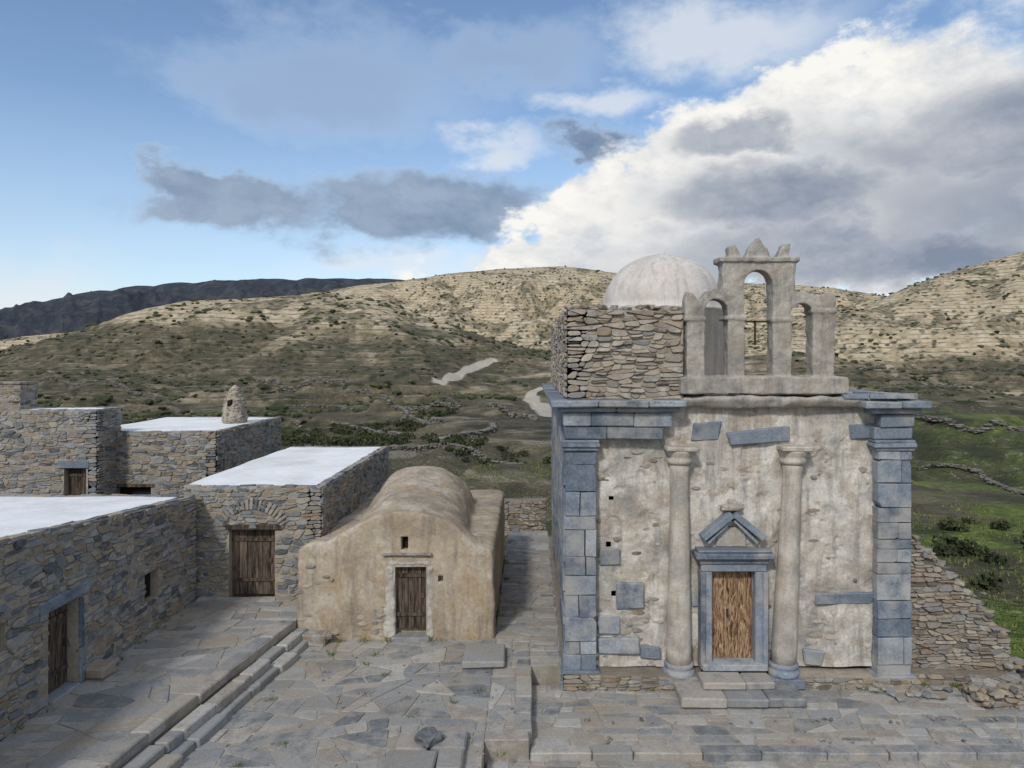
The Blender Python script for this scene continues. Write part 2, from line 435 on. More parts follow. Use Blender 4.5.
for i in range(6):
    y0=FY+.51+i*1.83; y1=y0+1.82
    mb.box(FX0-.03,FX0+.3,y0,y1,5.31,5.84,ch=.02); mb.box(FX0-.16,FX0+.3,y0,y1,5.845,5.96,ch=.02); mb.box(FX0-.32,FX0+.3,y0,y1-.3*(i%2),5.965,6.11,ch=.02,jit=.01)
    mb.box(FX1-.3,FX1+.03,y0+.1,y1+.1,5.31,5.80,ch=.02); mb.box(FX1-.3,FX1+.28,y0+.1,y1+.1,5.805,6.06,ch=.02)
mb.box(FX0-.06,1.55,FY-.07,FY+.4,.02,.13); mb.box(7.62,FX1+.07,FY-.07,FY+.4,-.2,.02,ch=.02)
for a,b,c,d in ((618,645,584,611),(694,722,422,441),(818,876,595,608),(853,886,424,439),(598,640,640,656),(642,662,648,661),(598,622,618,636),(806,826,652,668),(692,700,596,610),(600,622,551,566)):
    x0,x1,z1,z0=PX(a,15.6),PX(b,15.6),PZ(c,15.6),PZ(d,15.6)
    mb.box(x0,x1,FY+.20,FY+.5,z0,z1,ch=.03,jit=.04)
bm=bmesh.new(); bmesh.ops.create_cube(bm,size=1); bmesh.ops.scale(bm,vec=(1.35,.4,.30),verts=bm.verts)
for v in bm.verts: v.co+=V((random.uniform(-.05,.05),0,random.uniform(-.03,.03)))
bmesh.ops.bevel(bm,geom=list(bm.edges),offset=.025,segments=1,affect='EDGES')
mb.addbm(bm,.6,Matrix.Translation((PX(760,15.6),FY+.36,PZ(437,15.6)))@Matrix.Rotation(-.10,4,'Y'))
mb.box(8.35,8.72,FY+.2,FY+.7,6.10,6.23,jit=.03); mb.box(8.05,8.3,FY+.5,FY+.8,6.07,6.2,jit=.04)
mb.obj('marble_blocks',M_marb,church)
mb=MB(); mb.box(3.3,7.6,FY+.02,FY+.6,5.93,6.12,ch=.05,r=.5)
mb.box(FX0+.1,FX1-.1,FY+.3,BY-.2,6.0,6.2,ch=.04,r=.5)
mb.box(3.35,7.45,FY-.06,FY+.7,6.06,6.19,ch=.05,r=.5)
o=mb.obj('roof_cap',M_bel,church); rough(o,.07,.06,.5,2)
mb=MB(); paving(mb,(6.9,FY-.1,6.2),X,Y,1.6,3.0,.5,.4,77,h=.05); mb.obj('roof_slabs',M_marb,church)
mb=MB(); rg=random.Random(5)
for (xa,xb,za,zb,dn) in ((1.5,3.0,.2,1.7,50),(1.5,3.0,3.6,5.6,26),(1.5,3.0,1.7,3.6,30),(6.2,7.65,.2,1.6,26),(6.2,7.65,1.6,5.6,34),(3.7,5.4,4.0,5.6,16),(5.1,5.5,.2,3.5,14)):
    for k in range(dn):
        x=rg.uniform(xa,xb); z=rg.uniform(za,zb)
        if abs(x-3.34)<.36 or abs(x-5.85)<.4: continue
        w=rg.uniform(.04,.17); h=rg.uniform(.02,.065)
        poly=[(x+w*math.cos(t)*rg.uniform(.75,1.15),z+h*math.sin(t)*rg.uniform(.75,1.15)) for t in [i*math.pi/4 for i in range(8)]]
        mb.prism(poly,V((0,FY+.26,0)),X,Z,-Y,.08,rg.uniform(-.05,.018),.012,rg.random(),.15)
mb.obj('exposed_stones',M_rub2,church)
rubble('foundation',church,(FX0-.05,FY-.14,-.55),X,3.1,.65,.60,-Y,.30,.10,M_heap,M_mortd,seed=3,thick=.5,proj=.06)
rubble('foundation_right',church,(5.4,FY-.08,-.55),X,3.2,.62,.5,-Y,.30,.10,M_heap,M_mort,seed=4,thick=.5,proj=.06)
rubble('foundation_side',church,(FX0-.06,FY-.14,-.4),Y,12,.5,.5,-X,.3,.14,M_marb,M_mortd,seed=5,thick=.4)
def colfn(a,z): return 1+.03*noise.noise(V((math.cos(a)*1.5,math.sin(a)*1.5,z*1.4)))
for nm,cx,lean in (('column',PX(680,15.5),0.004),('column',PX(785,15.5),.048)):
    cy=FY+.14
    lathe(nm,[(.285,.2)]+[(.282-.006*i,.3+.3*i) for i in range(1,15)]+[(.245,4.74)],M_col,church,cx,cy,fn=colfn,lean=(lean,0))
    lathe(nm+'_capital',[(.25,4.68),(.28,4.74),(.28,4.79),(.25,4.82),(.26,4.86),(.31,4.95),(.315,4.99)],M_col,church,cx,cy,lean=(lean,0))
    lathe(nm+'_base',[(.34,.0),(.36,.04),(.36,.10),(.325,.13),(.30,.17),(.325,.20),(.325,.25),(.275,.29)],M_marb,church,cx,cy,lean=(lean,0))
    mb=MB(); ax=cx+lean*5.03; mb.box(ax-.34,ax+.34,cy-.32,cy+.3,4.985,5.09,ch=.02,jit=.012)
    mb.obj(nm+'_abacus',M_col,church)
mb=MB()
for cx in (PX(680,15.5),PX(785,15.5)): mb.box(cx-.38,cx+.38,FY-.2,FY+.45,-.2,.01,ch=.02,jit=.015)
mb.obj('column_plinths',M_marb,church)
mb=MB()
dx0,dx1=PX(712,15.6),PX(754,15.6); dz0,dz1=.30,PZ(571,15.6)
for s,(a,b) in enumerate(((dx0-.24,dx0-.01),(dx1+.01,dx1+.24))):
    mb.box(a,b,FY+.02,FY+.6,dz0-.15,dz1,ch=.02)
    a2,b2=((a-.04,a+.07) if s==0 else (b-.07,b+.04)); mb.box(a2,b2,FY-.03,FY+.3,dz0-.15,dz1+.003,ch=.012)
mb.box(dx0-.26,dx1+.26,FY+.01,FY+.6,dz1+.004,dz1+.24,ch=.02); mb.box(dx0-.30,dx1+.30,FY-.04,FY+.3,dz1+.19,dz1+.30,ch=.015)
mb.box(dx0-.40,dx1+.41,FY-.14,FY+.4,dz1+.303,dz1+.44,ch=.03,jit=.01); mb.box(dx0-.34,dx1+.36,FY-.08,FY+.4,dz1+.443,dz1+.50,ch=.02)
mb.box(dx0-.25,dx1+.25,FY-.1,FY+.6,dz0-.16,dz0-.01,ch=.02)
def bar(p,q,th,y0,y1,r=.5):
    d=V((q[0]-p[0],0,q[1]-p[1])); Ln=d.length; ang=math.atan2(d.z,d.x)
    bm=bmesh.new(); bmesh.ops.create_cube(bm,size=1); bmesh.ops.scale(bm,vec=(Ln,y1-y0,th),verts=bm.verts)
    bmesh.ops.bevel(bm,geom=list(bm.edges),offset=.018,segments=1,affect='EDGES')
    mb.addbm(bm,r,Matrix.Translation(((p[0]+q[0])/2,(y0+y1)/2,(p[1]+q[1])/2))@Matrix.Rotation(-ang,4,'Y'))
ax,az=PX(734,15.5),PZ(515,15.5); zl=PZ(539,15.5)
bar((PX(703,15.5),zl),(ax-.03,az),.15,FY-.03,FY+.4,.6); bar((PX(765,15.5),zl),(ax+.03,az),.15,FY-.025,FY+.4,.3)
bar((PX(709,15.5),zl-.12),(ax-.03,az-.14),.07,FY+.05,FY+.4,.9); bar((PX(759,15.5),zl-.12),(ax+.03,az-.14),.07,FY+.055,FY+.4,.9)
mb.obj('door_surround',M_marb,church)
mb=MB(); mb.rock((ax,FY+.16,az+.14),.34,.12,.10,r=.5,sub=2); mb.rock((ax+.02,FY+.16,az+.22),.13,.1,.12,r=.4,sub=2)
mb.box(ax-.34,ax+.34,FY+.19,FY+.4,dz1+.5,dz1+.95,ch=.03,r=.5)
mb.obj('acroterion',M_bel,church)
planks('door',church,(dx0-.01,FY+.28,dz0-.02),X,-Y,dx1-dx0+.02,dz1-dz0+.03,3,M_woodo,False)
mb=MB(); mb.box(dx0+.36,dx0+.40,FY+.22,FY+.27,dz0+.95,dz0+1.1,ch=.005); mb.obj('door_latch',M_iron,church)
mb=MB()
mb.box(PX(702,15),4.6,14.86,15.42,-.02,.14,ch=.03,jit=.012); mb.box(4.61,PX(774,15),14.88,15.42,-.03,.13,ch=.03,jit=.012)
mb.box(3.15,4.1,14.50,15.4,-.22,-.03,ch=.03,jit=.015); mb.box(4.11,4.95,14.48,15.4,-.22,-.025,ch=.03,jit=.015); mb.box(4.96,5.75,14.52,15.4,-.22,-.03,ch=.03,jit=.015)
mb.obj('entrance_steps',M_pave,church)

YB=FY+.12; HB=.21
def bx(px): return PX(px,YB)
def bz(py): return PZ(py,YB)
cu=bpy.data.curves.new('belfry','CURVE'); cu.dimensions='2D'; cu.fill_mode='BOTH'; cu.extrude=HB
def spline(pts):
    s=cu.splines.new('POLY'); s.points.add(len(pts)-1); s.use_cyclic_u=True
    for p,(x,z) in zip(s.points,pts): p.co=(x,z,0,1)
out=[(684,394),(684,377),(687,376),(687,322),(685,318),(685,300),(688,291),(694,293),(699,301),(703,297),(708,291),(715,288),(722,291),(723,262),(722,258),(795,257),(796,262),(795,293),(804,291),(812,293),(822,295),(833,292),(836,296),(836,308),(834,376),(843,377),(845,394)]
spline([(bx(a),bz(b)) for a,b in out])
def arch(x0,x1,zb,ztop,n=14):
    r=(x1-x0)/2; cx=(x0+x1)/2; hz=bz(ztop)-r
    p=[(x0,bz(zb)),(x1,bz(zb))]
    p+=[(cx+r*math.cos(math.pi*i/n),hz+r*math.sin(math.pi*i/n)) for i in range(n+1)]
    return p
spline(arch(bx(705),bx(728),376,299)); spline(arch(bx(745),bx(773),376,270)); spline(arch(bx(792),bx(813),376,303))
co=bpy.data.objects.new('bc',cu); scene.collection.objects.link(co)
dg=bpy.context.evaluated_depsgraph_get(); me=bpy.data.meshes.new_from_object(co.evaluated_get(dg)); bpy.data.objects.remove(co)
bm=bmesh.new(); bm.from_mesh(me); bm.transform(Matrix.Translation((0,YB+HB,0))@Matrix.Rotation(math.pi/2,4,'X'))
bmesh.ops.remove_doubles(bm,verts=bm.verts,dist=1e-4); bmesh.ops.recalc_face_normals(bm,faces=bm.faces)
mb=MB(); mb.addbm(bm,.5)
def lb(a,b,c,d,e=.05): mb.box(bx(a),bx(b),YB-e,YB+2*HB+e,bz(d),bz(c),ch=.012,r=.5)
lb(680,847,377,394,.10); lb(719,799,257,262); lb(684,706,317,321,.03); lb(724,747,316,320,.03); lb(772,794,318,322,.03); lb(811,838,309,313,.03)
for px,t,w,tp in ((735,244,8,258),(759,236,14,258),(785,243,8,258)):
    if px==759: c=[(bx(px-w),bz(tp+2)),(bx(px+w),bz(tp+2)),(bx(px+w*.75),bz(tp-7)),(bx(px+w*.4),bz(t+8)),(bx(px+w*.1),bz(t)),(bx(px-w*.2),bz(t+4)),(bx(px-w*.65),bz(tp-9))]
    elif px==735: c=[(bx(px-w*.7),bz(tp+2)),(bx(px+w),bz(tp+2)),(bx(px+w*.6),bz(tp-7)),(bx(px+w*.1),bz(t)),(bx(px-w*.7),bz(t+2))]
    else: c=[(bx(px-w),bz(tp+2)),(bx(px+w*.7),bz(tp+2)),(bx(px+w*.8),bz(t)),(bx(px+w*.1),bz(t)),(bx(px-w*.5),bz(tp-7))]
    n=len(c)
    i0=mb.ring([(x,YB+.05,z) for x,z in c]); i1=mb.ring([(x,YB+.38,z) for x,z in c])
    mb.face(i0,.5); mb.face(list(reversed(i1)),.5)
    for i in range(n): mb.face([i0[i],i1[i],i1[(i+1)%n],i0[(i+1)%n]],.5)
o=mb.obj('belfry',M_bel,church); rough(o,.024,.026,.3,1,3)
mb=MB(); mb.box(bx(745),bx(773),YB+.2,YB+.23,bz(322),bz(320),ch=.004); mb.box(bx(757),bx(759),YB+.2,YB+.22,bz(345),bz(320),ch=.002)
mb.obj('bell_bar',M_iron,church)
DY=23.2; dcx=PX(662,DY); dr=60/F*DY; zt=PZ(255,DY); zb=PZ(309,DY)
prof=[(dr*1.0,6.1),(dr,zb-.12),(dr*1.03,zb-.1),(dr*1.03,zb-.02),(dr*.99,zb)]
for i in range(1,15):
    t=i/14*math.pi/2; prof.append((dr*.99*math.cos(t)**.95+.001,zb+(zt-zb)*math.sin(t)))
lathe('dome',prof,M_dome,church,dcx,DY,96,fn=lambda a,z:1-.03*(1-abs(math.cos(a*6)))**3-.012*noise.noise(V((math.cos(a)*2,math.sin(a)*2,z))))
lathe('dome_finial',[(.12,zt-.05),(.1,zt+.06),(.02,zt+.12)],M_dome,church,dcx,DY,12)
rubble('upper_rubble_front',church,(FX0+.06,FY+.28,6.12),X,2.62,2.02,1.98,-Y,.34,.13,M_rub2,M_mort,seed=11,thick=.45,proj=.09,gap=.010)
rubble('upper_rubble_side',church,(FX0+.06,FY+.28,6.12),Y,11.0,2.02,2.0,-X,.34,.14,M_rub2,M_mort,openings=[(5,5.5,.6,1.1)],seed=12,thick=.45,proj=.06)
mb=MB(); mb.box(FX0+.5,FX0+2.65,FY+.7,BY-.3,6.15,8.02,ch=0,r=.5); mb.obj('upper_core',M_mort,church)
mb=MB(); rg=random.Random(3)
for i in range(80):
    x=FX0+.1+rg.random()*2.5; mb.rock((x,FY+.35+rg.random()*.35,8.12+rg.uniform(-.02,.09)),rg.uniform(.1,.25),rg.uniform(.1,.18),rg.uniform(.04,.10))
for i in range(130):
    mb.rock((FX0+.12+rg.random()*.35,FY+.4+rg.random()*10.7,8.12+rg.uniform(-.02,.06)),rg.uniform(.12,.2),rg.uniform(.12,.25),rg.uniform(.04,.09))
mb.obj('loose_top_stones',M_rub2,church)

# ------------------------------------------------------------------ CHAPEL
chapel=empty('barrel_vaulted_chapel')
mb=MB()
Yc=17.5; f=F/Yc
def gx(p): return (p-530)/f
def extr(pts,y0,y1):
    a=mb.ring([(x,y0,z) for x,z in pts]); b=mb.ring([(x,y1,z) for x,z in pts]); n=len(pts)
    mb.face(a,.5); mb.face(list(reversed(b)),.5)
    for i in range(n): mb.face([a[i],b[i],b[(i+1)%n],a[(i+1)%n]],.5)
gab=[(-5.86,-.3),(-5.84,2.25),(-5.5,2.42),(-5.0,2.5),(-4.65,2.68),(-4.35,2.9),(-3.9,3.10),(-3.4,3.2),(-2.9,3.2),(-2.4,3.12),(-2.0,2.95),(-1.65,2.66),(-1.35,2.36),(-.92,2.2),(-.88,-.3)]
extr(gab,Yc,Yc+.6)
extr([(-5.84,-.3),(-5.8,2.15),(-5.2,2.3),(-1.2,2.3),(-.92,2.25),(-.9,-.3)],Yc+.3,25.4)
segs=[]
ys=[Yc+.3+ (24.4-Yc-.3)*i/14 for i in range(15)]
for y in ys:
    t=(y-ys[0])/(ys[-1]-ys[0]); cx=-3.12-.42*t; k=1.0
    if t>.72: k=math.sqrt(max(.0,1-((t-.72)/.30)**2))
    R=(1.62+.10*t)*max(.25,k**.6); H=(3.16+.44*min(1,t*1.3)-1.7)*max(.2,k)
    segs.append(mb.ring([(cx-R,y,1.2)]+[(cx-R*math.cos(math.pi*i/20),y,1.7+H*math.sin(math.pi*i/20)**.85) for i in range(21)]+[(cx+R,y,1.2)]))
for a,b in zip(segs[:-1],segs[1:]):
    for i in range(len(a)): mb.face([a[i],b[i],b[(i+1)%len(a)],a[(i+1)%len(a)]],.5)
mb.face(segs[0],.5); mb.face(list(reversed(segs[-1])),.5)
o=mb.obj('body',M_chap,chapel); rough(o,.06,.055,.9,12,2)
cdx0,cdx1=gx(395),gx(426); cz1=PZ(567,Yc); cz0=PZ(629,Yc)-.05
boolean_cut(o,[(cdx0,cdx1,Yc-.5,Yc+.3,-.4,cz1),(gx(401),gx(408),Yc-.5,Yc+.35,PZ(550,Yc),PZ(537,Yc)),(gx(438),gx(443),Yc-.5,Yc+.2,PZ(582,Yc),PZ(576,Yc))])
planks('door',chapel,(cdx0-.02,Yc+.17,cz0),X,-Y,cdx1-cdx0+.04,cz1-cz0+.03,5,M_wood)
mb=MB(); mb.box(gx(400),gx(409),Yc+.2,Yc+.34,PZ(551,Yc),PZ(536,Yc),ch=0); mb.obj('window_void',M_dark,chapel)
mb=MB()
mb.box(gx(385),cdx0-.002,Yc-.015,Yc+.2,.02,cz1,ch=.04,jit=.02); mb.box(cdx1+.002,gx(434),Yc-.015,Yc+.2,.02,cz1,ch=.04,jit=.02); mb.box(gx(388),gx(430),Yc-.02,Yc+.2,cz1+.002,cz1+.15,ch=.05,jit=.015)
mb.box(gx(381),gx(388),Yc-.01,Yc+.2,.1,.9,ch=.04,jit=.03)
o=mb.obj('door_trim',M_chapw,chapel); rough(o,.03,.03,.2,2)
mb=MB(); mb.box(gx(382),gx(432),Yc-.08,Yc+.2,PZ(555,Yc),PZ(553,Yc),ch=.01); mb.box(gx(392),gx(430),Yc-.16,Yc+.2,-.02,.12,ch=.02)
mb.obj('stone_ledges',M_rub,chapel)
mb=MB(); rg=random.Random(8)
for k in range(54):
    if k<22: x=rg.uniform(-5.75,-4.9); z=rg.uniform(.1,1.9)
    elif k<36: x=rg.uniform(gx(360),gx(388)); z=rg.uniform(.1,.9)
    else: x=rg.uniform(-5.6,-1.1); z=rg.uniform(.05,.5)
    if gx(386)<x<gx(434): continue
    w=rg.uniform(.05,.14); h=rg.uniform(.025,.06)
    poly=[(x+w*math.cos(t)*rg.uniform(.75,1.15),z+h*math.sin(t)*rg.uniform(.75,1.15)) for t in [i*math.pi/4 for i in range(8)]]
    mb.prism(poly,V((0,Yc,0)),X,Z,-Y,.08,rg.uniform(.0,.035),.012,rg.random(),.15)
mb.obj('exposed_stones',M_rub2,chapel)
mb=MB()
for k in range(18):
    mb.rock((-5.9+random.uniform(-.1,.9),Yc-.15+random.uniform(-.12,.1),.08+random.uniform(0,.12)),.2,.14,.10,sub=2)
mb.box(-5.75,-5.0,Yc-.42,Yc-.05,.0,.26,ch=.03,jit=.03)
mb.obj('base_stones',M_rub,chapel)

# ------------------------------------------------------------------ HOUSES
def roof_flat(par,x0,x1,y0,y1,z,slope=0,seed=1):
    mb=MB(); g=.2
    def zz(y): return z+slope*(y-y1)
    nx=int((x1-x0)/.25); ny=int((y1-y0)/.25)
    idx={}
    for j in range(ny+1):
        for i in range(nx+1):
            x=x0+(x1-g-x0)*i/nx; y=y0+g+(y1-y0-2*g)*j/ny
            idx[i,j]=len(mb.v); mb.v.append((x,y,zz(y)+.03+.03*noise.noise(V((x*.6,y*.6,seed)))))
    for j in range(ny):
        for i in range(nx): mb.face([idx[i,j],idx[i+1,j],idx[i+1,j+1],idx[i,j+1]],.5)
    mb.hex([V((x0,y0+g,zz(y0+g)-.1)),V((x1-g,y0+g,zz(y0+g)-.1)),V((x1-g,y1-g,zz(y1-g)-.1)),V((x0,y1-g,zz(y1-g)-.1)),
            V((x0,y0+g,zz(y0+g)-.01)),V((x1-g,y0+g,zz(y0+g)-.01)),V((x1-g,y1-g,zz(y1-g)-.01)),V((x0,y1-g,zz(y1-g)-.01))])
    mb.obj('whitewashed_roof',M_white,par,True)
    mb=MB()
    Us=V((0,1,slope)).normalized()
    O=V((x1+.02,y0,zz(y0)+.003))
    for p in cells(y1-y0,.26,.4,.26,seed,.05):
        if area(p)<.01: continue
        q=chaikin(inset(p,.012),.1); mb.prism(q,O,Us,-X,V((0,-slope,1)).normalized(),.03,random.uniform(.02,.055),.01,random.random(),.05)
    for yy in (y0-.02,y1-.24):
        for p in cells(x1-x0,.26,.4,.26,seed+1,.05):
            if area(p)<.01: continue
            q=chaikin(inset(p,.012),.1); mb.prism(q,V((x0,yy,zz(yy)+.006)),X,Y,Z,.03,random.uniform(.02,.055),.01,random.random(),.05)
    mb.obj('coping',M_rub,par)
def solid(par,x0,x1,y0,y1,z0,z1,name='body',mat=None,z1b=None):
    mb=MB(); z1b=z1 if z1b is None else z1b
    mb.hex([V((x0,y0,z0)),V((x1,y0,z0)),V((x1,y1,z0)),V((x0,y1,z0)),V((x0,y0,z1)),V((x1,y0,z1)),V((x1,y1,z1b)),V((x0,y1,z1b))])
    mb.obj(name,mat or M_mortd,par)

hA=empty('stone_house'); T=.5
yA0,yA1=7.0,18.96; sl=-.083; zA=3.29
def zAf(y): return zA+sl*(y-yA1)
b0=.2
op=[(13.16-yA0,14.03-yA0,.3,2.25-b0),(16.45-yA0,17.05-yA0,1.27-b0,1.94-b0),(11.5-yA0,12.08-yA0,2.0-b0,2.5-b0)]
rubble('wall_front',hA,(-9.06,yA0,b0),Y,yA1-yA0,zAf(yA0)-b0,zA-b0,X,.32,.135,M_rub,M_mort,op,seed=21,thick=.4,proj=.05)
rubble('wall_end',hA,(-15.06,yA1,b0),X,6.0,zA-b0,zA-b0,Y,.4,.18,M_rub,M_mort,seed=22,thick=.3)
solid(hA,-21,-9.457,yA0+.01,yA1-.297,-1.5,zAf(yA0)-.06,z1b=zA-.06)
roof_flat(hA,-21,-9.06,yA0,yA1,zA,sl,seed=31)
planks('door',hA,(-9.06-.22,13.14,T),Y,X,.91,1.77,5,M_wood)
mb=MB(); mb.box(-9.3,-9.0,12.9,14.35,2.255,2.50,ch=.03,jit=.015,r=.3); mb.box(-9.3,-8.98,13.2,14.0,.42,.56,ch=.02,r=.5)
mb.box(-9.3,-9.02,14.04,14.25,.5,1.2,ch=.03,jit=.02); mb.box(-9.3,-9.02,14.04,14.22,1.21,2.24,ch=.03,jit=.02)
mb.obj('door_lintel',M_marb,hA)
mb=MB(); mb.box(-9.3,-9.03,16.3,17.2,1.945,2.05,ch=.02,jit=.01); mb.box(-9.3,-9.03,11.35,12.2,2.505,2.6,ch=.02,jit=.01)
mb.obj('window_lintels',M_rub,hA)
mb=MB(); mb.box(-9.4,-9.25,16.4,17.1,1.2,2.0,ch=0,r=.5); mb.box(-9.4,-9.25,11.45,12.1,1.95,2.55,ch=0,r=.5); mb.obj('window_voids',M_dark,hA)
mb=MB(); mb.box(-9.05,-8.6,14.15,14.6,.5,.78,ch=.05,jit=.03); mb.box(-9.05,-8.75,14.6,15.0,.5,.64,ch=.05,jit=.03); mb.obj('stone_seat',M_rub,hA)

hB=empty('stone_house'); yB0,yB1=19.2,28.2; xB0,xB1=-9.3,-5.72; zB=3.49
b0=.1
d0,d1=PX(229,yB0)-xB0,PX(275,yB0)-xB0
dt=PZ(530,yB0)
rubble('wall_front',hB,(xB0,yB0,b0),X,xB1-xB0,zB-b0,zB-b0,-Y,.32,.135,M_rub,M_mort,[(d0,d1,.3,dt-b0)],seed=23,thick=.4,proj=.05)
rubble('wall_side',hB,(xB1,yB0,b0),Y,yB1-yB0,zB-b0,zB-b0,X,.32,.14,M_rub,M_mort,seed=24,thick=.4,proj=.05)
solid(hB,xB0-.2,xB1-.397,yB0+.397,yB1-.1,-1.5,zB-.06)
roof_flat(hB,xB0-.3,xB1,yB0,yB1,zB,0,seed=33)
planks('door',hB,(xB0+d0-.02,yB0+.22,T),X,-Y,d1-d0+.04,dt-T+.02,6,M_wood)
mb=MB(); mb.box(xB0+d0-.15,xB0+d1+.2,yB0-.05,yB0+.3,dt+.003,dt+.16,ch=.02,r=.2); mb.obj('timber_lintel',M_wood,hB)
mb=MB(); cx=xB0+(d0+d1)/2; cz=dt-.35
for i in range(19):
    a=math.radians(32+116*i/18); R0,R1=.92,1.2+random.uniform(-.05,.05)
    bm=bmesh.new(); bmesh.ops.create_cube(bm,size=1); bmesh.ops.scale(bm,vec=(R1-R0,.12,random.uniform(.06,.095)),verts=bm.verts); bmesh.ops.bevel(bm,geom=list(bm.edges),offset=.012,segments=1,affect='EDGES')
    mb.addbm(bm,random.random(),Matrix.Translation((cx+math.cos(a)*(R0+R1)/2,yB0-.005,cz+math.sin(a)*(R0+R1)/2))@Matrix.Rotation(-a+random.uniform(-.06,.06),4,'Y'))
mb.obj('relieving_arch',M_rub,hB)

hC=empty('stone_house'); yC0,yC1=27.0,34.0; xC0,xC1=-17.0,-12.1; zC=4.2
rubble('wall_front',hC,(xC0,yC0,0),X,xC1-xC0,zC,zC,-Y,.36,.15,M_rub,M_mort,[(PX(117,27)-xC0,PX(151,27)-xC0,.3,PZ(487,27))],seed=25,thick=.4,proj=.05)
rubble('wall_side',hC,(xC1,yC0,0),Y,yC1-yC0,zC,zC,X,.36,.15,M_rub,M_mort,[(.5,.8,2.6,3.1)],seed=26,thick=.4,proj=.05)
solid(hC,xC0-1,xC1-.397,yC0+.397,yC1-.1,-2,zC-.06)
roof_flat(hC,xC0-.5,xC1,yC0,yC1,zC,0,seed=35)
mb=MB(); mb.box(PX(112,27),PX(155,27),yC0-.05,yC0+.3,PZ(487,27),PZ(485,27)+.05,ch=.01); mb.obj('timber_lintel',M_wood,hC)
mb=MB(); mb.box(PX(116,27),PX(152,27),yC0+.2,yC0+.39,.2,PZ(486,27),ch=0,r=.5); mb.obj('door_void',M_dark,hC)
chx,chy=PX(235,31),31
def cf(a,z): return 1+.10*noise.noise(V((math.cos(a)*3,math.sin(a)*3,z*4)))
lathe('chimney',[(.50,4.1),(.50,4.5),(.46,4.9),(.40,5.25),(.28,5.55),(.15,5.78),(.03,5.9)],M_mort,hC,chx,chy,24,fn=cf)
mb=MB()
for k in range(220):
    z=random.uniform(4.25,5.75); R=float(np.interp(z,[4.1,4.5,4.9,5.25,5.55,5.78],[.5,.5,.46,.4,.28,.15]))-.03; a=random.uniform(0,6.28)
    mb.rock((chx+R*math.cos(a),chy+R*math.sin(a),z),.10,.10,.05)
mb.obj('chimney_stones',M_rub2,hC)
mb=MB(); mb.rock((chx-.03,chy-.44,5.12),.12,.12,.2,sub=2); mb.obj('smoke_hole',M_dark,hC)

hD=empty('stone_house'); yD0,yD1=25.8,27.3; xD0,xD1=-26.0,PX(97,25.8); zD=PZ(411,25.8)
rubble('wall_front',hD,(xD0,yD0,0),X,xD1-xD0,zD,zD,-Y,.36,.15,M_rub,M_mort,[(PX(64,25.8)-xD0,PX(88,25.8)-xD0,1.2,PZ(468,25.8))],seed=27,thick=.4,proj=.05)
rubble('wall_side',hD,(xD1,yD0,0),Y,yD1-yD0,zD,zD,X,.36,.15,M_rub,M_mort,seed=28,thick=.4,proj=.05)
solid(hD,xD0,xD1-.397,yD0+.397,yD1-.1,-2,zD-.06)
roof_flat(hD,xD0,xD1,yD0,yD1,zD,0,seed=37)
mb=MB(); mb.box(PX(58,25.8),PX(90,25.8),yD0-.06,yD0+.3,PZ(468,25.8)+.003,PZ(460,25.8),ch=.03,jit=.02); mb.obj('lintel',M_marb,hD)
planks('shutter',hD,(PX(64,25.8)-.02,yD0+.25,1.2),X,-Y,PX(88,25.8)-PX(64,25.8)+.04,PZ(468,25.8)-1.2+.02,4,M_wood)
px0=PX(-16,25.9); px1=PX(20,25.9)
rubble('roof_pier_front',hD,(px0,yD0+.1,zD),X,px1-px0,1.05,.95,-Y,.3,.13,M_rub,M_mort,seed=29,thick=.9)
rubble('roof_pier_side',hD,(px1,yD0+.1,zD),Y,.9,.95,.95,X,.3,.13,M_rub,M_mort,seed=30,core=False)
mb=MB(); mb.box(px0-.04,px1+.06,yD0+.05,yD0+1.05,zD+.97,zD+1.07,ch=.03); mb.obj('pier_cap',M_rub2,hD)

# ------------------------------------------------------------------ PAVING
def bed(mb,poly,z0,z1):
    a=mb.ring([(x,y,z0) for x,y in poly]); b=mb.ring([(x,y,z1) for x,y in poly]); n=len(poly)
    mb.face(b,.5); mb.face(list(reversed(a)),.5)
    for i in range(n): mb.face([a[i],a[(i+1)%n],b[(i+1)%n],b[i]],.5)
def halfs(poly,ox,oy):
    r=[]; n=len(poly)
    for i in range(n):
        (x0,y0),(x1,y1)=poly[i],poly[(i+1)%n]
        a,b=(y1-y0),-(x1-x0); c=a*(x0-ox)+b*(y0-oy); r.append((a,b,c))
    return r
def region(name,poly,z,sx,sy,seed,depth=1.5,h=.03,ang=.2,par=None):
    xs=[p[0] for p in poly]; ys=[p[1] for p in poly]
    par=par or empty(name); mb=MB(); bed(mb,poly,z-depth,z-.008); mb.obj('bed',M_pavem,par)
    mb=MB(); paving(mb,(min(xs),min(ys),z-.015),X,Y,max(xs)-min(xs),max(ys)-min(ys),sx,sy,seed,h=h,clips=halfs(poly,min(xs),min(ys)),ang=ang)
    mb.obj('flagstones',M_pave,par); return par
E1=[(-5.85,17.5),(-7.4,7.0)]
E2=[(-5.35,17.4),(-6.75,7.0)]
region('terrace_pavement',[(-9.06,7.0),(-7.4,7.0),(-5.85,17.5),(-9.06,17.5)],T,.68,.46,41,ang=.4)
region('x',[(-9.06,17.503),(-5.85,17.503),(-5.85,19.2),(-9.06,19.2)],T,.62,.45,141,ang=.3,par=bpy.data.objects['terrace_pavement'])
pp=region('plaza_pavement',[(-6.6,7.0),(-.84,7.0),(-.84,17.6),(-5.6,17.6)],0,.62,.46,42,ang=.5)
region('x',[(-.837,13.0),(0,13.0),(0,17.6),(-.837,17.6)],0,.5,.42,142,par=pp)
region('forecourt_pavement',[(.002,13.0),(12,13.0),(12,15.6),(.002,15.6)],-.25,.62,.32,43,ang=.18)
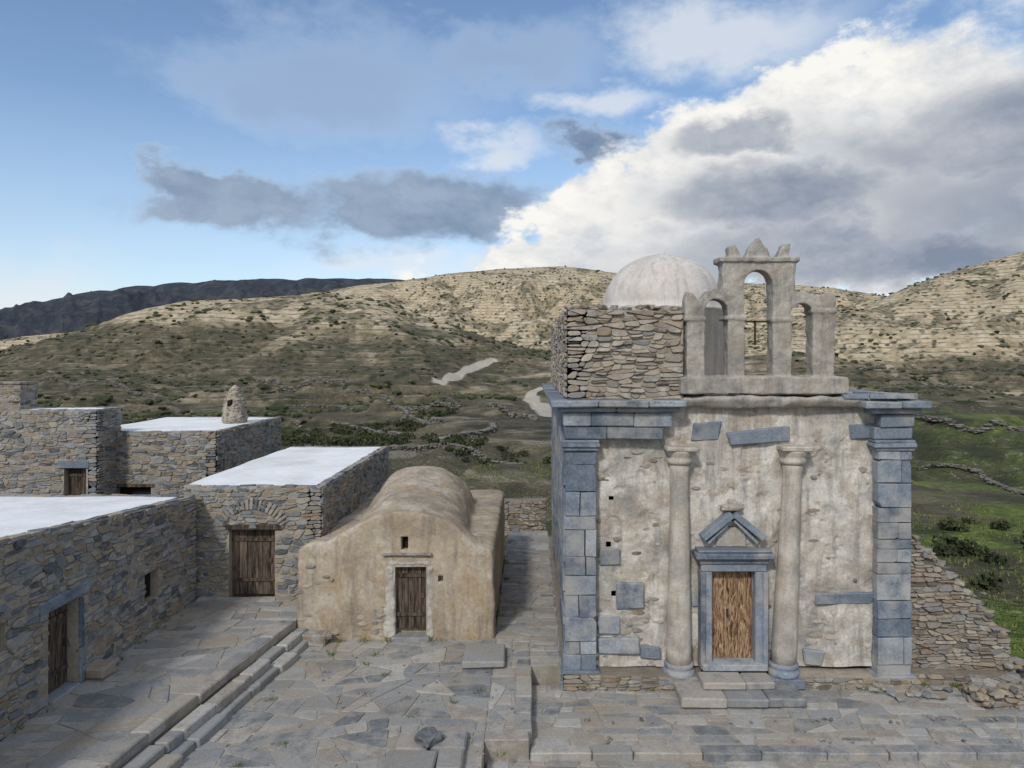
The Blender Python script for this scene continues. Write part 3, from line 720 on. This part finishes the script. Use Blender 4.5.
region('lower_pavement',[(-.79,7.0),(12.5,7.0),(12.5,12.99),(-.79,12.99)],-.38,.62,.36,44,depth=1.2,ang=.14)
region('alley_pavement',[(-.88,17.62),(.72,17.62),(.72,28.5),(-.88,28.5)],.03,.5,.34,45)
region('x',[(.004,15.95),(.72,15.95),(.72,17.61),(.004,17.61)],.03,.5,.34,145,par=bpy.data.objects['alley_pavement'])
st=empty('terrace_steps'); mb=MB(); bd=MB()
def edge(y,E):
    ys=[e[1] for e in E][::-1]; xs=[e[0] for e in E][::-1]; return float(np.interp(y,ys,xs))
y=7.0; rg=random.Random(9)
while y<17.45:
    l=rg.uniform(.3,1.0); y1=min(y+l,17.45)
    for (EA,off,w,zt_,hh) in ((E1,0,.34,T+.03,.2),(E1,.33,.28,.335,.2),(E2,.02,.30,.17,.2)):
        a=edge(y,EA)+off; b=edge(y1,EA)+off
        q=rg.uniform(-.05,.05)
        bm=bmesh.new(); vs=[bm.verts.new(c) for c in ((a-w+q,y+.01,zt_-hh),(a+q,y+.01,zt_-hh),(b+q,y1-.01,zt_-hh),(b-w+q,y1-.01,zt_-hh),(a-w+q,y+.01,zt_+q*.4),(a+q,y+.01,zt_+q*.4-.01),(b+q,y1-.01,zt_+q*.3),(b-w+q,y1-.01,zt_+q*.3))]
        for fc in ((0,3,2,1),(4,5,6,7),(0,1,5,4),(1,2,6,5),(2,3,7,6),(3,0,4,7)): bm.faces.new([vs[k] for k in fc])
        for v in bm.verts: v.co+=V((rg.uniform(-.02,.02),0,rg.uniform(-.012,.012)))
        bmesh.ops.bevel(bm,geom=list(bm.edges),offset=.025,segments=1,affect='EDGES'); mb.addbm(bm,rg.random())
    y=y1
mb.obj('step_stones',M_pave,st)
bed(bd,[(-7.5,7.0),(-7.0,7.0),(-5.57,17.45),(-6.1,17.45)],-.5,.14)
bd.obj('step_bed',M_mortd,st)
kb=empty('plaza_kerb'); mb=MB()
y=13.17
while y<15.9:
    l=random.uniform(.5,.9); y1=min(y+l,16.0); mb.box(-.30,.03,y+.01,y1-.01,-.3,.032,ch=.02,jit=.01); y=y1
x=-.86
while x<12:
    l=random.uniform(.5,1.3)
    if x<-.05: l=.86
    z=.032 if x<-.1 else -.222
    mb.box(x+.01,x+l-.01,12.86,13.15,-.6,z,ch=.02,jit=.012); x+=l
mb.box(-.29,.0,15.97,16.25,-.1,.06,ch=.02)
mb.box(PX(464,16.3),PX(505,16.3),15.8,16.9,.03,.17,ch=.03,jit=.02)
mb.obj('kerb_stones',M_pave,kb)
pl=empty('stone_platform'); mb=MB()
for (a,b,c,d) in ((-2.40,-1.80,12.35,12.95),(-1.79,-1.14,12.38,12.97),(-2.41,-1.6,11.7,12.34),(-1.59,-1.15,11.72,12.37),(-2.4,-1.18,10.9,11.69)):
    mb.box(a,b-.01,c,d-.01,-.05,.15+random.uniform(0,.015),ch=.03,jit=.02)
mb.obj('slabs',M_pave,pl)
mb=MB(); mb.rock((-1.80,12.55,.22),.27,.22,.13,r=.05,sub=3); mb.obj('loose_rock',M_rub,pl)
rubble('rubble_wall',None,(-1.5,30,-.6),X,2.2,1.55,1.6,-Y,.3,.14,M_rub2,M_mortd,seed=51,thick=.5,proj=.08)
w2=empty('sloping_buttress_wall')
rubble('face',w2,(8.5,16.0,-.6),X,2.45,3.75,1.25,-Y,.30,.10,M_heap,M_mortd,seed=52,thick=1.2,proj=.10,gap=.010)
rubble('base_course',w2,(8.45,15.62,-.6),X,2.4,.62,.5,-Y,.32,.11,M_heap,M_mortd,seed=53,thick=.5,proj=.07)
mb=MB()
for i in range(130):
    t=random.random(); mb.rock((8.55+2.4*t,16.0+random.uniform(0,1.0),-.6+3.75-2.5*t+random.uniform(-.06,.10)),random.uniform(.1,.24),random.uniform(.1,.2),random.uniform(.04,.1))
for i in range(60):
    mb.rock((10.8+abs(random.gauss(0,.35)),15.8+random.uniform(0,1.0),-.3+random.uniform(-.1,.4)),random.uniform(.1,.2),random.uniform(.1,.2),random.uniform(.05,.1))
mb.obj('top_stones',M_heap,w2)
w3=empty('low_boundary_wall')
rubble('face',w3,(PX(985,14.7),14.55,-.6),X,2.4,.75,.65,-Y,.3,.12,M_heap,M_mortd,seed=54,thick=.6,proj=.08)
mb=MB()
for i in range(80): mb.rock((9.55+2.4*random.random(),14.5+random.random()*.65,.1+random.uniform(-.02,.10)),random.uniform(.1,.22),.15,.07)
for i in range(60): mb.rock((9.45+random.uniform(-.12,.15),14.5+random.random()*.6,-.25+random.random()*.4),random.uniform(.08,.16),.12,.07)
for i in range(24): mb.rock((9.2+2.4*random.random(),14.2+random.random()*1.2,-.2),random.uniform(.08,.2),.12,.07)
mb.obj('top_stones',M_heap,w3)
mb=MB()
for i in range(70):
    x=random.uniform(1,12); mb.rock((x,random.choice([15.3,13.3,14.0])+random.uniform(-.1,.1),-.2),random.uniform(.02,.07),random.uniform(.02,.06),.025)
for i in range(12): mb.rock((random.uniform(7.3,9.2),random.uniform(14.9,15.4),-.19),random.uniform(.1,.2),.12,.05)
for i in range(60): mb.rock((random.uniform(-6,0),random.uniform(12,17.2),.03),random.uniform(.015,.04),.03,.015)
mb.obj('loose_pebbles',M_rub)

# ------------------------------------------------------------------ TERRAIN
rs=np.random.RandomState(4); lat=rs.rand(256,256)
def vnoise(x,y):
    xi=np.floor(x).astype(int); yi=np.floor(y).astype(int); fx=x-xi; fy=y-yi
    fx=fx*fx*(3-2*fx); fy=fy*fy*(3-2*fy)
    g=lambda a,b: lat[a%256,b%256]
    return (g(xi,yi)*(1-fx)+g(xi+1,yi)*fx)*(1-fy)+(g(xi,yi+1)*(1-fx)+g(xi+1,yi+1)*fx)*fy
def fbm(x,y,o=5):
    s=0;a=.5
    for i in range(o): s=s+a*(vnoise(x+i*17.3,y+i*5.1)-.5); x=x*2.03; y=y*2.03; a*=.5
    return s*2
def ridge(D,pts):
    return [(PX(p[0],D),D,PZ(p[1],D)) for p in pts]
RID=[
 (ridge(1600,[(-900,330),(-300,345),(-60,325),(30,306),(100,290),(160,283),(250,279),(380,278),(480,286),(600,295)]),420,'far'),
 (ridge(460,[(30,352),(90,330),(140,312),(185,301),(260,298),(330,293),(390,303),(440,322),(500,342),(560,356)]),120,'mid'),
 (ridge(950,[(300,300),(340,287),(400,281),(450,274),(500,269),(560,266),(600,271),(650,278),(740,284),(800,285),(870,296),(950,300)]),330,'dry'),
 (ridge(620,[(860,310),(900,291),(950,272),(1024,251),(1100,240),(1400,230),(2200,250)]),210,'right'),
 (ridge(850,[(-500,350),(-150,346),(0,340),(60,333),(150,325)]),200,'low'),
 (ridge(300,[(540,372),(620,366),(700,360),(800,352)]),60,'knoll'),
]
def Hf(x,y,full=False):
    r=np.hypot(x,y)
    base=-1.45-.030*np.clip(y-32,0,270)-.02*np.clip(-y,0,400)-.015*np.clip(np.abs(x)-25,0,200)
    am=np.clip((r-34)/60,0,1)
    n=fbm(x/45,y/45); base=base+am*n*5.0+np.clip((r-22)/20,0,1)*fbm(x/9,y/9,4)*.8
    best=base.copy(); who=np.zeros_like(x)
    g=np.abs(fbm(x/110+9,y/110,5)); g2=fbm(x/60+3,y/60+8,5)
    for k,(P,w,_) in enumerate(RID):
        dm=np.full_like(x,1e9); zz=np.zeros_like(x)
        for (x0,y0,z0),(x1,y1,z1) in zip(P[:-1],P[1:]):
            dx=x1-x0; dy=y1-y0; t=np.clip(((x-x0)*dx+(y-y0)*dy)/(dx*dx+dy*dy),0,1)
            d=np.hypot(x-(x0+dx*t),y-(y0+dy*t)); m=d<dm; dm=np.where(m,d,dm); zz=np.where(m,z0+(z1-z0)*t,zz)
        q=dm/w; e=np.exp(-np.abs(q)**1.7)
        hgt=base+(zz-base)*e*(1-np.clip(q,0,1)*(g*1.5+g2*.4))+g2*w*.035*np.clip(q*2,0.15,1)
        m=hgt>best; who=np.where(m&(e>.04),k+1,who); best=np.maximum(best,hgt)
    st=3.2; q=best/st+.25*g2; fr=q-np.floor(q); ss=np.clip((fr-.5)/.28+.5,0,1)-fr
    tm=np.clip((r-90)/60,0,1)*np.clip(1-(r-700)/300,0,1)*np.clip(.6+3*fbm(x/150+5,y/150+2,3),0,1)
    best=best+ss*st*tm*.9
    s2=1.1; q=best/s2+.3*n; fr=q-np.floor(q); ss=np.clip((fr-.5)/.25+.5,0,1)-fr
    best=best+ss*s2*.8*np.clip((r-38)/20,0,1)*np.clip(1-(r-100)/50,0,1)
    if full: return best,who,base,g2
    return best
def H1(x,y): return float(Hf(np.array([float(x)]),np.array([float(y)]))[0])
def hit(px,py,d0=30,d1=1500):
    D=d0
    while D<d1:
        x=PX(px,D); z=PZ(py,D)
        if H1(x,D)>=z: return (x,D)
        D*=1.006
    return None
a1=np.linspace(math.radians(-48),math.radians(48),640); a2=np.linspace(math.radians(48),math.radians(312),100)[1:-1]
ang=np.concatenate([a1,a2]); na=len(ang)
rad=np.concatenate([np.array([0.5,6,12]),np.geomspace(16,150,130)[:-1],np.geomspace(150,900,290)[:-1],np.geomspace(900,5200,70)]); nr=len(rad)
R,A=np.meshgrid(rad,ang,indexing='ij'); xx=(R*np.sin(A)).ravel(); yy=(R*np.cos(A)).ravel()
hh,who,base,g2=Hf(xx,yy,True)
verts=np.stack([xx,yy,hh],1)
ii=np.arange((nr-1)*na); rr=ii//na; cc=ii%na; c2=(cc+1)%na
faces=np.stack([rr*na+cc,rr*na+c2,(rr+1)*na+c2,(rr+1)*na+cc],1)
me=bpy.data.meshes.new('terrain'); me.vertices.add(len(verts)); me.vertices.foreach_set('co',verts.ravel())
me.loops.add(faces.size); me.loops.foreach_set('vertex_index',faces[:, ::-1].ravel().astype(np.int32))
me.polygons.add(len(faces)); me.polygons.foreach_set('loop_start',np.arange(0,faces.size,4,dtype=np.int32)); me.polygons.foreach_set('loop_total',np.full(len(faces),4,np.int32))
me.polygons.foreach_set('use_smooth',np.ones(len(faces),bool)); me.update(calc_edges=True)
dry=np.select([who==1,who==2,who==3,who==4,who==5,who==6],[.02,np.clip((hh-22)/16,0.13,.95),np.clip((hh-8)/18,.4,1),np.clip((hh+2)/25,0.2,.85),.95,.3],0.14)  # sunlit versus cloud-shadowed ridges, put into the ground colour as a mask
dark=np.select([who==1],[1.0],0.0)
rr_=np.hypot(xx,yy)
green=np.where(who==0,np.clip(1.15-(rr_-20)/110,0.03,.9),0.06*(who!=1))*np.clip(.55+g2*1.8+(xx>8)*.3,0,1)
# dirt tracks worn into the terrain
trk=np.zeros_like(xx); TR=[]
for pts,wd in (([(440,383),(446,380),(451,378),(457,376),(462,373),(467,370),(473,368),(480,366),(487,363),(494,361)],2.6),([(552,416),(548,413),(543,408),(537,404),(531,400),(529,396),(534,392),(541,390),(548,388),(556,386)],2.0)):
    P=[p for p in (hit(*q) for q in pts) if p]
    Q=[]
    for a,b_ in zip(P[:-1],P[1:]):
        for i in range(6): Q.append(np.array([a[0]+(b_[0]-a[0])*i/6,a[1]+(b_[1]-a[1])*i/6]))
    Q.append(np.array(P[-1]))
    for _ in range(8): Q=[Q[0]]+[(Q[i-1]+Q[i]*2+Q[i+1])/4 for i in range(1,len(Q)-1)]+[Q[-1]]
    TR.append(Q)
    x0=min(q[0] for q in Q)-20; x1=max(q[0] for q in Q)+20; y0=min(q[1] for q in Q)-20; y1=max(q[1] for q in Q)+20
    ids=np.where((xx>x0)&(xx<x1)&(yy>y0)&(yy<y1))[0]; dm=np.full(len(ids),1e9)
    for a,b_ in zip(Q[:-1],Q[1:]):
        d=b_-a; t=np.clip(((xx[ids]-a[0])*d[0]+(yy[ids]-a[1])*d[1])/max(1e-6,d@d),0,1)
        dm=np.minimum(dm,np.hypot(xx[ids]-(a[0]+d[0]*t),yy[ids]-(a[1]+d[1]*t)))
    trk[ids]=np.maximum(trk[ids],np.clip(1.5-dm/wd,0,1))
def blur(a,k=2):
    a=a.reshape(nr,na)
    for _ in range(k): a=(a+np.roll(a,1,1)+np.roll(a,-1,1)+np.vstack([a[:1],a[:-1]])+np.vstack([a[1:],a[-1:]]))/5
    return a.ravel()
for nm,a in (('dry',blur(dry,6)),('dark',blur(dark,3)),('green',blur(green,3)),('track',trk)):
    at=me.attributes.new(nm,'FLOAT','POINT'); at.data.foreach_set('value',a.astype(np.float32))
ter=bpy.data.objects.new('hills_terrain',me); scene.collection.objects.link(ter)
m,nt,b=new_mat('hillside'); co=OBJ(nt)
def AT(n):
    q=N(nt,'ShaderNodeAttribute'); q.attribute_name=n; return q.outputs['Fac']
nA=NZ(nt,co,.016,6,.65); nB=NZ(nt,co,.13,6,.7); nC=NZ(nt,co,1.6,4,.68); nD=NZ(nt,co,.035,5,.68,.5)
vo=N(nt,'ShaderNodeTexVoronoi'); L(nt,VM(nt,'ADD',co,VM(nt,'MULTIPLY',nB.outputs[1],(6,6,0))),vo.inputs['Vector']); vo.inputs['Scale'].default_value=.2
sep=N(nt,'ShaderNodeSeparateXYZ'); L(nt,co,sep.inputs[0])
shaded_scrub=RAMP(nt,nB.outputs[0],[(.32,(.06,.055,.036)),(.5,(.15,.128,.083)),(.68,(.29,.24,.165))])  # scrub tones darkened so the colour carries the cloud shadow
sunlit_dryc=RAMP(nt,nB.outputs[0],[(.32,(.31,.245,.155)),(.5,(.54,.44,.30)),(.68,(.67,.58,.44))])  # pale straw tones carry the sunlight on the hills in the colour
grn=RAMP(nt,M(nt,'ADD',M(nt,'MULTIPLY',nC.outputs[0],.4),M(nt,'MULTIPLY',nB.outputs[0],.6)),[(.36,(.045,.06,.02)),(.5,(.11,.155,.035)),(.64,(.22,.24,.07))])
far=RAMP(nt,nD.outputs[0],[(.35,(.028,.035,.05)),(.5,(.045,.053,.068)),(.66,(.085,.085,.085))])  # bluish distance haze of the far ridge put into its base colour
fd=M(nt,'ADD',AT('dry'),M(nt,'MULTIPLY',M(nt,'SUBTRACT',nA.outputs[0],.5),2.2))
col=MIX(nt,MR(nt,fd,.22,.6,0,1,True),shaded_scrub,sunlit_dryc)
fg=M(nt,'ADD',AT('green'),M(nt,'MULTIPLY',M(nt,'SUBTRACT',nB.outputs[0],.5),2.0))
col=MIX(nt,MR(nt,fg,.38,.62,0,1,True),col,grn)
col=MIX(nt,M(nt,'MULTIPLY',MR(nt,nC.outputs[0],.58,.64),MR(nt,nD.outputs[0],.44,.56,.0,.6)),col,(.46,.42,.36))
pm=M(nt,'MULTIPLY',MR(nt,nD.outputs[0],.50,.58,0,1,True),MR(nt,nB.outputs[0],.38,.52))
col=MIX(nt,M(nt,'MULTIPLY',pm,.74),col,(.06,.062,.038))
def bands(k,w0,w1,ofs):
    z_=M(nt,'ADD',M(nt,'MULTIPLY',sep.outputs[2],k),M(nt,'ADD',M(nt,'MULTIPLY',nA.outputs[0],2.5),ofs))
    return MR(nt,M(nt,'ABSOLUTE',M(nt,'SUBTRACT',M(nt,'FRACT',z_),.5)),w0,w1)
tl=M(nt,'MULTIPLY',bands(.31,.34,.46,0.),MR(nt,nB.outputs[0],.42,.54))
col=MIX(nt,M(nt,'MULTIPLY',tl,.72),col,(.06,.056,.04))
tl2=M(nt,'MULTIPLY',bands(.31,.43,.48,.16),MR(nt,nB.outputs[0],.45,.58))
col=MIX(nt,M(nt,'MULTIPLY',tl2,.4),col,(.42,.37,.30))
sp=M(nt,'MULTIPLY',MR(nt,vo.outputs['Distance'],.42,.24),MR(nt,nD.outputs[0],.36,.5))
col=MIX(nt,M(nt,'MULTIPLY',sp,.85),col,(.045,.05,.03))
col=MIX(nt,AT('dark'),col,far)
col=MIX(nt,MR(nt,M(nt,'ADD',AT('track'),M(nt,'MULTIPLY',M(nt,'SUBTRACT',nC.outputs[0],.5),.5)),.35,.65),col,(.52,.47,.39))
L(nt,col,b.inputs['Base Color']); b.inputs['Roughness'].default_value=1
BUMP(nt,b,M(nt,'ADD',nB.outputs[0],M(nt,'MULTIPLY',nC.outputs[0],.3)),1.0,2.6)
me.materials.append(m)

def fieldwall(pts,h=.9,th=.6,sp=.5):
    P=[hit(*p) for p in pts]
    P=[p for p in P if p]; mb=MB()
    for a,b_ in zip(P[:-1],P[1:]):
        Ln=math.hypot(b_[0]-a[0],b_[1]-a[1])
        if Ln>160: continue
        n=max(2,int(Ln/sp))
        for i in range(n):
            x=a[0]+(b_[0]-a[0])*i/n; y=a[1]+(b_[1]-a[1])*i/n; x+=noise.noise(V((x*.1,y*.1,0)))*2; y+=noise.noise(V((x*.1,y*.1,5)))*2
            if noise.noise(V((x*.2,y*.2,7)))>.42: continue
            z=H1(x,y); k=3
            for j in range(k):
                mb.rock((x+random.uniform(-.15,.15),y+random.uniform(-.15,.15),z+h*(j+.3)/k),sp*1.0,th*.8,h/k*.9)
    if mb.f: mb.obj('field_wall',M_fw)
fieldwall([(20,386),(120,388),(280,391),(370,396)],1.5,1.0,1.0)
fieldwall([(280,408),(340,407),(395,412),(440,424)],.8,.6,.6)
fieldwall([(400,412),(450,408),(500,412),(540,420)],.7,.6,.7)
fieldwall([(500,425),(470,436),(440,443)],.6)
fieldwall([(290,425),(350,430),(400,437)],.6)
fieldwall([(380,450),(430,447),(480,456),(540,462)],.5,.4,.4)
fieldwall([(880,392),(950,388),(1030,390)],.8,.6,.8)
fieldwall([(915,425),(970,432),(1035,430)],.45)
fieldwall([(920,470),(980,478),(1050,500)],.28,.3,.3)
fieldwall([(860,372),(930,375),(1030,368)],1.1,.8,1.2)

m,nt,b=new_mat('shrub_leaves')
at=N(nt,'ShaderNodeAttribute'); at.attribute_name='rnd'
n1=NZ(nt,OBJ(nt),2.0,3)
L(nt,RAMP(nt,M(nt,'ADD',M(nt,'MULTIPLY',at.outputs['Fac'],.7),M(nt,'MULTIPLY',n1.outputs[0],.3)),[(.1,(.022,.03,.015)),(.45,(.05,.06,.028)),(.75,(.09,.095,.047)),(.95,(.17,.14,.08))]),b.inputs['Base Color'])
M_shr=m
N_s=19000
u=rs.rand(N_s); D=np.exp(np.log(24)+u**.8*(np.log(1050)-np.log(24))); th=np.radians(rs.uniform(-41,41,N_s)); sx_=D*np.tan(th)
dens=fbm(sx_/30+40,D/30,4)
hs,ws,_,_=Hf(sx_,D,True)
TP=np.array([q for Q in TR for q in Q])
mbS=MB(); mbN=MB()
iv,ifc=ICO[1]
rg=random.Random(12)
for x,y,z,dn,wq in zip(sx_,D,hs,dens,ws):
    if dn<(-.05 if y>60 else .02) : continue
    if wq==1: continue
    if y<38 and x<12.5: continue
    if y<60 and x>9 and rg.random()<.8: continue
    if wq==0 and y<110 and rg.random()<(.55 if y<60 else .25): continue
    if y>100 and np.min(np.hypot(TP[:,0]-x,TP[:,1]-y))<5: continue
    rad_=rg.uniform(.3,1.0)*(.8 if y<60 else 1 if y<150 else 1.25 if y<400 else 1.8); rz=rad_*rg.uniform(.5,.8)
    if y>110:
        k=len(mbS.v); rv=rg.random(); ph=rg.uniform(0,6.28); ca,sa=math.cos(ph),math.sin(ph); el_=rg.uniform(1,2.2)
        for v in iv:
            j=rg.uniform(.65,1.3); mbS.v.append((x+(v.x*ca*el_-v.y*sa)*rad_*j,y+(v.x*sa*el_+v.y*ca)*rad_*j,z+rz*.35+v.z*rz*j))
        for f_ in ifc: mbS.f.append([k+i for i in f_]); mbS.r.append(min(1,max(0,rv*.7+rg.uniform(0,.3))))
    else:
        nl=110; lobes=[(rg.gauss(0,.35)*rad_,rg.gauss(0,.35)*rad_,rg.uniform(.2,.8)*rz,rg.uniform(.35,.6)*rad_) for _ in range(6)]; rv=rg.random()*.5
        for _ in range(nl):
            lx,ly,lz,lr=rg.choice(lobes); a=rg.uniform(0,6.28); c_=rg.uniform(-.4,1); s_=math.sqrt(1-c_*c_)
            p=V((x+lx+lr*s_*math.cos(a),y+ly+lr*s_*math.sin(a),z+lz+lr*c_*.8)); L_=rg.uniform(.06,.13)*(1+rad_*.4)
            d1=V((rg.uniform(-1,1),rg.uniform(-1,1),rg.uniform(-1,1))).normalized()*L_; d2=V((rg.uniform(-1,1),rg.uniform(-1,1),rg.uniform(-1,1))).normalized()*L_
            k=len(mbN.v); mbN.v.extend([tuple(p-d1),tuple(p+d2),tuple(p+d1),tuple(p-d2)]); mbN.f.append([k,k+1,k+2,k+3]); mbN.r.append(min(1,max(0,rv+rg.uniform(-.1,.35)+.15*c_)))
mbS.obj('distant_shrubs',M_shr); mbN.obj('shrubs',M_shr)
m,nt,b=new_mat('grass_blades'); at=N(nt,'ShaderNodeAttribute'); at.attribute_name='rnd'
L(nt,RAMP(nt,at.outputs['Fac'],[(0,(.055,.08,.022)),(.5,(.11,.155,.035)),(1,(.26,.24,.10))]),b.inputs['Base Color'])
mbG=MB()
gx_=[];gy_=[]
for _ in range(32000):
    if rg.random()<.7: x=rg.uniform(10,34); y=rg.uniform(14.8,45)
    else: x=rg.uniform(-8,2); y=rg.uniform(28,60)
    if x<12.6 and y<16.5: continue
    gx_.append(x); gy_.append(y)
gh=Hf(np.array(gx_),np.array(gy_))
for x,y,z in zip(gx_,gy_,gh):
    if noise.noise(V((x*.35,y*.35,1)))<-.12: continue
    h=rg.uniform(.05,.2); a=rg.uniform(0,6.28); w=rg.uniform(.02,.045)
    k=len(mbG.v); mbG.v.extend([(x-w*math.cos(a),y-w*math.sin(a),z-.02),(x+w*math.cos(a),y+w*math.sin(a),z-.02),(x+rg.uniform(-.08,.08),y+rg.uniform(-.08,.08),z+h)])
    mbG.f.append([k,k+1,k+2]); mbG.r.append(rg.random())
mbG.obj('grass',m)
mbW=MB()
spots=[(rg.uniform(-8.95,-8.8),rg.uniform(8,19),T+.01) for _ in range(16)]+[(rg.uniform(-5.7,-1),17.36,.02) for _ in range(9)]+[(rg.uniform(1,8.4),15.3,-.22) for _ in range(10)]+[(rg.uniform(8.5,11),15.5,-.22) for _ in range(12)]+[(rg.uniform(-.85,-.7),rg.uniform(18,27),.05) for _ in range(12)]+[(rg.uniform(-6,0),rg.uniform(12,17),.01) for _ in range(12)]
for (x,y,z) in spots:
    for _ in range(rg.randint(10,30)):
        h=rg.uniform(.03,.13); a=rg.uniform(0,6.28); w=.009; ox,oy=rg.gauss(0,.05),rg.gauss(0,.05)
        k=len(mbW.v); mbW.v.extend([(x+ox-w*math.cos(a),y+oy-w*math.sin(a),z),(x+ox+w*math.cos(a),y+oy+w*math.sin(a),z),(x+ox*1.9,y+oy*1.9,z+h)])
        mbW.f.append([k,k+1,k+2]); mbW.r.append(rg.random())
mbW.obj('weeds',m)

# ------------------------------------------------------------------ WORLD
w=bpy.data.worlds.new('World'); scene.world=w; w.use_nodes=True; nt=w.node_tree
for n in list(nt.nodes): nt.nodes.remove(n)
outn=N(nt,'ShaderNodeOutputWorld'); bgS=N(nt,'ShaderNodeBackground'); bgC=N(nt,'ShaderNodeBackground'); ms=N(nt,'ShaderNodeMixShader')
sky=N(nt,'ShaderNodeTexSky'); sky.sky_type='NISHITA'; sky.sun_disc=False
SEL,SAZ=math.radians(40),math.radians(202)
sky.sun_elevation=SEL; sky.sun_rotation=SAZ; sky.air_density=1.0; sky.dust_density=.3; sky.ozone_density=2.5
L(nt,sky.outputs[0],bgS.inputs[0]); bgS.inputs[1].default_value=.15
tc=N(nt,'ShaderNodeTexCoord'); dirv=VM(nt,'NORMALIZE',tc.outputs['Generated'])
sp=N(nt,'ShaderNodeSeparateXYZ'); L(nt,dirv,sp.inputs[0])
az=M(nt,'ARCTAN2',sp.outputs[0],sp.outputs[1]); el=M(nt,'ARCSINE',sp.outputs[2])
ae=N(nt,'ShaderNodeCombineXYZ'); L(nt,az,ae.inputs[0]); L(nt,el,ae.inputs[1])
mp=N(nt,'ShaderNodeMapping'); L(nt,dirv,mp.inputs[0]); mp.inputs['Scale'].default_value=(1,1,1.7)
wn=NZ(nt,mp.outputs[0],2.6,5,.55); wn2=NZ(nt,mp.outputs[0],8,8,.62)
warp=VM(nt,'MULTIPLY',VM(nt,'SUBTRACT',wn.outputs[1],(.5,.5,.5)),(.30,.16,0)); warp2=VM(nt,'MULTIPLY',VM(nt,'SUBTRACT',wn2.outputs[1],(.5,.5,.5)),(.18,.12,0))
pos=VM(nt,'ADD',VM(nt,'ADD',ae.outputs[0],warp),warp2)
def blobs(lst):
    cur=None
    for (px,py,rx,ry) in lst:
        dx=px-530; a=math.atan2(dx,F); e=math.atan2(360-py,math.hypot(F,dx))
        q=VM(nt,'MULTIPLY',VM(nt,'SUBTRACT',pos,(a,e,0)),(F/rx,F/ry,0)); v=M(nt,'SUBTRACT',1.0,VM(nt,'LENGTH',q))
        cur=v if cur is None else M(nt,'MAXIMUM',cur,v)
    return cur
white=blobs([(620,240,125,78),(740,190,165,90),(870,135,140,90),(1010,190,190,110),(860,250,280,60),(540,262,120,35),(1250,150,260,160)])
whi2=blobs([(740,28,120,40),(610,105,70,25),(480,150,80,25),(1000,5,90,25),(450,262,120,30),(-60,300,200,70)])
grey=blobs([(255,205,105,32),(440,205,125,44),(205,175,70,18),(585,150,55,20)])
veil=blobs([(330,85,180,55),(520,60,120,35)])
shade=blobs([(780,218,125,34),(960,150,120,46),(920,262,270,32),(745,152,60,18),(1100,200,200,60)])
nmix=M(nt,'ADD',M(nt,'MULTIPLY',M(nt,'SUBTRACT',wn2.outputs[0],.5),1.3),M(nt,'MULTIPLY',M(nt,'SUBTRACT',wn.outputs[0],.5),.5))
mw=MR(nt,M(nt,'ADD',white,nmix),.0,.28,0,1,True)
mw2=MR(nt,M(nt,'ADD',whi2,nmix),-.15,.75,0,.75,True)
mg=MR(nt,M(nt,'ADD',grey,nmix),-.2,.5,0,.92,True)
mv=MR(nt,M(nt,'ADD',veil,nmix),-.2,.8,0,.7,True)
sh=MR(nt,M(nt,'ADD',shade,M(nt,'MULTIPLY',nmix,1.2)),-.45,.6,0,1,True)
haze=MR(nt,el,0.0,.32,.58,0,False)
cwhite=MIX(nt,MR(nt,wn2.outputs[0],.34,.60),(.56,.60,.66),(.96,.94,.90))
cgrey=MIX(nt,MR(nt,wn2.outputs[0],.36,.64),(.23,.28,.37),(.46,.49,.55))
cw=MIX(nt,sh,cwhite,cgrey)
c=MIX(nt,mw2,(.62,.75,.90),(.82,.83,.86))
c=MIX(nt,mv,c,(.24,.34,.54))
gcol=MIX(nt,MR(nt,wn2.outputs[0],.36,.64),(.13,.19,.31),(.31,.385,.50))
c=MIX(nt,mg,c,gcol)
c=MIX(nt,mw,c,cw)
mb_=M(nt,'MULTIPLY',M(nt,'MAXIMUM',MR(nt,el,.75,1.05,0,1,True),MR(nt,sp.outputs[1],.05,-.35,0,1,True)),MR(nt,wn.outputs[0],.36,.56,.35,.95,True))  # bright cloud overhead and behind camera, out of view, added as soft fill light
c=MIX(nt,mb_,c,(.77,.80,.84))
tot=M(nt,'MAXIMUM',M(nt,'MAXIMUM',M(nt,'MAXIMUM',mw,mw2),mg),M(nt,'MAXIMUM',mb_,mv))
tot2=M(nt,'MAXIMUM',tot,haze)
L(nt,c,bgC.inputs[0]); bgC.inputs[1].default_value=1.0
L(nt,tot2,ms.inputs[0]); L(nt,bgS.outputs[0],ms.inputs[1]); L(nt,bgC.outputs[0],ms.inputs[2]); L(nt,ms.outputs[0],outn.inputs[0])

sd=bpy.data.lights.new('sun','SUN'); sd.energy=2.15; sd.angle=math.radians(7); sd.color=(1,.96,.89)
so=bpy.data.objects.new('sun',sd); scene.collection.objects.link(so)
dirs=V((math.sin(SAZ)*math.cos(SEL),math.cos(SAZ)*math.cos(SEL),math.sin(SEL)))
so.rotation_euler=(-dirs).to_track_quat('-Z','Y').to_euler(); so.location=dirs*50

cam=bpy.data.cameras.new('camera'); cam.lens=F/1024*36; cam.sensor_width=36; cam.clip_end=20000; cam.clip_start=.1
cam.shift_x=-18/1024; cam.shift_y=-24/1024
c=bpy.data.objects.new('camera',cam); scene.collection.objects.link(c); c.location=(0,0,CZ); c.rotation_euler=(math.pi/2,0,0)
scene.camera=c
scene.view_settings.view_transform='Standard'; scene.view_settings.look='None'; scene.view_settings.exposure=0
print('done',len(mbS.f),len(mbN.f),len(mbG.f))
